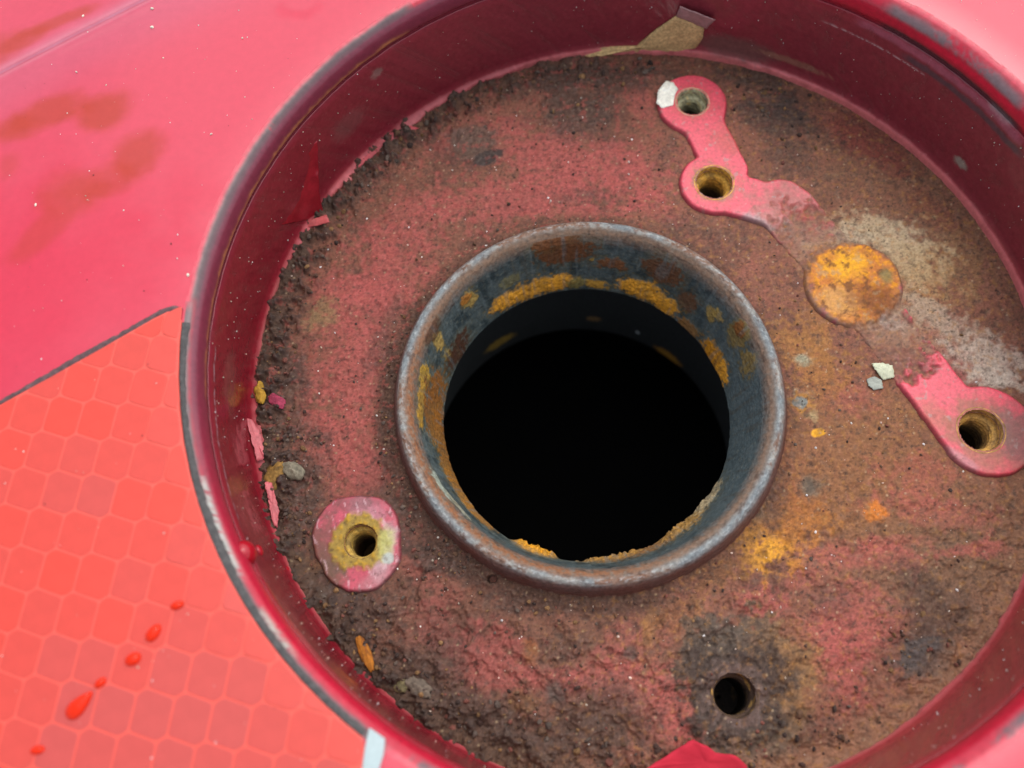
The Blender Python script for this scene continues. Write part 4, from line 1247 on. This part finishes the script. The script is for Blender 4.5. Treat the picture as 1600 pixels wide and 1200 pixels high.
def bead(x, y, lx, ly, lz, label, r=52.0, mat=M_CLEAR, rot=0):
    """a bead hanging on the rim or the wall"""
    t, z = at_wall(x, y, r)
    p = np.array([RC[0] + r * math.cos(t), RC[1] + r * math.sin(t), z])
    V = []; n, m = 24, 12
    er, et = np.array([-math.cos(t), -math.sin(t), 0.0]), np.array([-math.sin(t), math.cos(t), 0.0])
    for k in range(m + 1):
        f = -math.pi / 2 + math.pi * k / m
        for i in range(n):
            a = 2 * math.pi * i / n
            V.append(er * (math.cos(f) * math.cos(a) * lx) + et * (math.cos(f) * math.sin(a) * ly) + np.array([0, 0, math.sin(f) * lz]))
    F = [(k * n + i, k * n + (i + 1) % n, (k + 1) * n + (i + 1) % n, (k + 1) * n + i) for k in range(m) for i in range(n)]
    o = mesh_np('water_drop', V, np.array(F), mat, None, None, None, True, p)
    return tag(o, label, 'water drop', 'water drops hanging on the rim')
bead(383, 864, 1.2, 1.4, 1.6, 'large red looking water bead hanging on the rim beside the tape', 52.3)
bead(405, 860, 0.4, 0.7, 0.7, 'small water bead on the recess wall beside the large red bead', 51.9)
bead(448, 890, 0.35, 0.6, 0.6, 'small water bead low on the left wall of the recess', 51.8)

# ================================================================== loose bits lying in the recess
def lump(name, x, y, rx, ry, rz, rot, color, label, cat, group=None, seed=1, h=0.0, rough_=0.28, mat=M_FLAKE, col2=None, sub=(26, 16), freq=0.9):
    p = at(x, y, ZF + 0.3)
    z = floor_h(p[0], p[1])
    p = at(x, y, z + 0.2); z = floor_h(p[0], p[1])
    n, m = sub
    V = []
    a = -math.radians(rot)
    for k in range(m + 1):
        f = -math.pi / 2 + math.pi * k / m
        for i in range(n):
            t = 2 * math.pi * i / n
            V.append((math.cos(f) * math.cos(t), math.cos(f) * math.sin(t), math.sin(f)))
    V = np.array(V)
    w = fbm2(V[:, 0] * 2 + V[:, 2], V[:, 1] * 2 - V[:, 2] * .6, freq, 4, seed)
    V *= (1 + rough_ * 1.6 * w)[:, None]
    V *= np.array([rx, ry, rz])
    V = np.column_stack([V[:, 0] * math.cos(a) - V[:, 1] * math.sin(a), V[:, 0] * math.sin(a) + V[:, 1] * math.cos(a), V[:, 2]])
    F = [(k * n + i, k * n + (i + 1) % n, (k + 1) * n + (i + 1) % n, (k + 1) * n + i) for k in range(m) for i in range(n)]
    c = np.tile(np.asarray(color, float), (len(V), 1)) * (1 + 0.5 * w)[:, None]
    if col2 is not None: c = mixc(c, col2, sstep(0.0, 0.4, w))
    o = mesh_np(name, V, np.array(F), mat, None, np.clip(c, .003, .8), None, True, (p[0], p[1], z + rz * 0.45 + h))
    return tag(o, label, cat, group)
lump('pebble', 460, 737, 1.6, 1.05, 0.8, 30, alb((140, 132, 112)), 'grey green pebble lying at the left edge of the rusty floor', 'pebble', seed=3, rough_=0.15, h=0.15)
lump('clay_crumb', 430, 745, 1.2, 2.0, 0.6, 20, alb((166, 126, 64)), 'ochre clay crumb beside the grey green pebble', 'crumb', seed=5, col2=alb((110, 84, 44)))
lump('rust_flake', 571, 1021, 0.65, 2.3, 0.3, -26, alb((196, 122, 40)), 'long orange rust flake at the lower left of the recess floor', 'rust flake', seed=8, col2=alb((150, 88, 34)), rough_=0.16, h=0.22)
lump('clay_crumb', 407, 615, 0.7, 1.6, 0.45, -10, alb((190, 146, 52)), 'yellow crumb against the left wall of the recess', 'crumb', seed=11, h=0.3)
lump('paint_chip', 432, 626, 1.3, 0.7, 0.25, 35, (0.24, 0.03, 0.06), 'small crimson paint chip next to the yellow crumb', 'paint chip', seed=12, h=0.2)
lump('rust_flake', 655, 1075, 1.5, 1.0, 0.35, 30, alb((118, 104, 90)), 'grey brown flake near the lower left edge of the floor', 'rust flake', seed=13)
lump('rust_flake', 628, 1072, 0.9, 0.7, 0.3, 0, alb((120, 108, 76)), 'olive flake beside the grey brown flake', 'rust flake', seed=14)
if 0: lump('rust_lump', 1445, 1030, 2.5, 1.4, 0.42, -25, alb((100, 88, 84)), 'dark grey lump of scale near the lower right wall', 'rust lump', seed=15, col2=alb((126, 108, 96)), rough_=0.4, freq=1.6, sub=(48, 28))
lump('rust_flake', 495, 1010, 0.5, 0.5, 0.3, 0, alb((70, 50, 40)), 'tiny dark flake under the left screw pad', 'rust flake', seed=16)

def chip(x, y, pts, color, label, h, seed=1):
    P_ = [at(a, b, ZF + h) for a, b in pts]
    c = np.mean(P_, axis=0)
    o = sheet('pale_chip', [q - c for q in P_][::-1], 0.14, M_PLATE, color, None, -0.08, 0.10, 0.16, seed, loc=c)
    return tag(o, label, 'paint chip')
chip(0, 0, ((1040, 126), (1052, 128), (1059, 138), (1054, 150), (1052, 164), (1034, 168), (1026, 160), (1028, 142)), (0.74, 0.73, 0.62), 'creamy white chip beside the topmost screw hole of the bracket', 0.80, 3)
chip(0, 0, ((1361, 568), (1380, 567), (1395, 571), (1398, 589), (1380, 593), (1372, 582)), (0.46, 0.48, 0.33), 'pale yellow green chip on the lower arm of the bracket', 0.45, 4)
chip(0, 0, ((1355, 592), (1367, 587), (1378, 595), (1381, 606), (1366, 609), (1357, 602)), (0.27, 0.29, 0.24), 'grey white chip just off the lower arm of the bracket', 0.25, 5)

# ------------------------------------------------ crumbs of dirt and specks of dust
ICO = None
def icosa():
    t = (1 + 5 ** 0.5) / 2
    v = np.array([(-1, t, 0), (1, t, 0), (-1, -t, 0), (1, -t, 0), (0, -1, t), (0, 1, t), (0, -1, -t), (0, 1, -t), (t, 0, -1), (t, 0, 1), (-t, 0, -1), (-t, 0, 1)], float)
    v /= np.linalg.norm(v[0])
    f = np.array([(0, 11, 5), (0, 5, 1), (0, 1, 7), (0, 7, 10), (0, 10, 11), (1, 5, 9), (5, 11, 4), (11, 10, 2), (10, 7, 6), (7, 1, 8), (3, 9, 4), (3, 4, 2), (3, 2, 6), (3, 6, 8), (3, 8, 9), (4, 9, 5), (2, 4, 11), (6, 2, 10), (8, 6, 7), (9, 8, 1)])
    return v, f
IV, IF = icosa()
def grains(name, pts, sizes, cols, mat, label, cat):
    n = len(pts)
    sc_ = sizes[:, None, None] * (0.6 + 0.8 * RNG.random((n, 1, 3)))
    jit = 1 + 0.35 * (RNG.random((n, 12, 1)) - 0.5)
    V = (IV[None] * jit * sc_)
    a = RNG.random(n) * 2 * math.pi
    ca_, sa_ = np.cos(a)[:, None], np.sin(a)[:, None]
    V = np.stack([V[..., 0] * ca_ - V[..., 1] * sa_, V[..., 0] * sa_ + V[..., 1] * ca_, V[..., 2]], -1) + pts[:, None, :]
    F = (IF[None] + (np.arange(n) * 12)[:, None, None]).reshape(-1, 3)
    c = np.repeat(cols, 12, axis=0)
    o = mesh_np(name, V.reshape(-1, 3), F, mat, None, c, None, False)
    return tag(o, label, cat, kind='stuff')

pts, siz, cols = [], [], []
browns = [alb(c) for c in ((96, 70, 58), (80, 60, 52), (112, 84, 64), (70, 56, 50), (130, 80, 68), (140, 106, 70), (104, 90, 80))]
def sow(n, gen, smin_, smax_, pal=browns):
    k = 0
    while k < n:
        x, y = gen()
        if math.hypot(x - RC[0], y - RC[1]) > 50.6 or math.hypot(x, y) < 25.4: k += 0.05; continue
        if any(math.hypot(x - p[0], y - p[1]) < r * 1.1 for p, r in HP.values()): continue
        if float(sd_bracket(np.array([x]), np.array([y]))[0]) < 0.4: continue
        s = smin_ + (smax_ - smin_) * random.random() ** 3
        pts.append((x, y, floor_h(x, y) + s * 0.35)); siz.append(s); cols.append(pal[int(random.random() * len(pal))] * random.uniform(.7, 1.3))
        k += 1
def ring(r0, r1, a0, a1, c=(0, 0)):
    def f():
        a = math.radians(random.uniform(a0, a1)); r = random.uniform(r0, r1)
        return c[0] + r * math.cos(a), c[1] + r * math.sin(a)
    return f
def blob(x, y, r):
    p = at(x, y, ZF)
    def f(): return random.gauss(p[0], r * PXF * 0.6), random.gauss(p[1], r * PXF * 0.6)
    return f
sow(320, ring(46.5, 50.4, 150, 235, RC), 0.05, 0.36)
sow(250, ring(47.5, 50.4, 85, 150, RC), 0.10, 0.5)
sow(250, ring(45, 50.4, 235, 300, RC), 0.10, 0.45)
sow(260, ring(25.8, 28.5, 150, 290), 0.05, 0.28)
for q in ((1200, 130, 70, 200), (900, 160, 70, 120), (455, 700, 50, 200), (460, 820, 60, 200), (560, 950, 60, 150), (700, 880, 60, 160), (680, 1060, 90, 160), (1440, 1010, 60, 120), (1150, 1140, 80, 120), (900, 1120, 110, 160), (1230, 210, 70, 90)):
    sow(int(q[3] * 0.7), blob(*q[:3]), 0.05, 0.34)
sow(600, ring(26, 50, 0, 360), 0.06, 0.26)
grains('dirt_crumbs', np.array(pts), np.array(siz), np.clip(np.array(cols), .003, .8), M_GRIT, 'brown dirt crumbs scattered over the rusty floor of the recess', 'dirt')

pts, siz, cols = [], [], []
pale = [np.array(c) for c in ((0.55, 0.52, 0.46), (0.62, 0.60, 0.58), (0.40, 0.34, 0.26), (0.55, 0.42, 0.34))]
sow(420, ring(26, 50.4, 0, 360), 0.04, 0.16, pale)
for k in range(420):                          # on the wall
    t = random.uniform(0, 2 * math.pi); z = random.uniform(-1.5, 12)
    r = 51.83
    pts.append((RC[0] + r * math.cos(t), RC[1] + r * math.sin(t), z)); siz.append(random.uniform(.035, .09)); cols.append(random.choice(pale) * 0.8)
for k in range(520):                          # on the painted skin and the tape
    x, y = random.uniform(-60, 660), random.uniform(-60, 1260)
    p = tp(x, y)
    if math.hypot(p[0] - RC[0], p[1] - RC[1]) < 54.6: continue
    tape_here = (p[:2] - tl0) @ tn < 0
    if tape_here and random.random() < 0.55: continue
    dk = random.random() < 0.22
    pts.append((p[0], p[1], p[2] + (TZ + .03 if tape_here else 0.0) + 0.01)); siz.append(0.03 + 0.09 * random.random() ** 3)
    cols.append(np.array((0.12, 0.03, 0.03)) if dk else random.choice(pale))
for k in range(60):
    p = tp(random.uniform(1440, 1640), random.uniform(-40, 140))
    if math.hypot(p[0] - RC[0], p[1] - RC[1]) > 55:
        pts.append((p[0], p[1], p[2] + .01)); siz.append(random.uniform(.03, .08)); cols.append(random.choice(pale))
for x, y, s in ((294, 430, .26), (238, 14, .2), (238, 43, .22), (120, 113, .17), (130, 25, .2), (56, 320, .2), (379, 60, .15), (330, 210, .15)):
    p = tp(x, y); pts.append((p[0], p[1], p[2] + .05)); siz.append(s); cols.append(np.array((.66, .62, .50)))
grains('dust_specks', np.array(pts), np.array(siz), np.clip(np.array(cols), .003, .8), M_GRIT, 'pale specks of dust and grit on paint, tape and rust', 'dust')
print('cells', ncell, 'tris', sum(len(o.data.polygons) * 2 for o in scene.objects if o.type == 'MESH'))
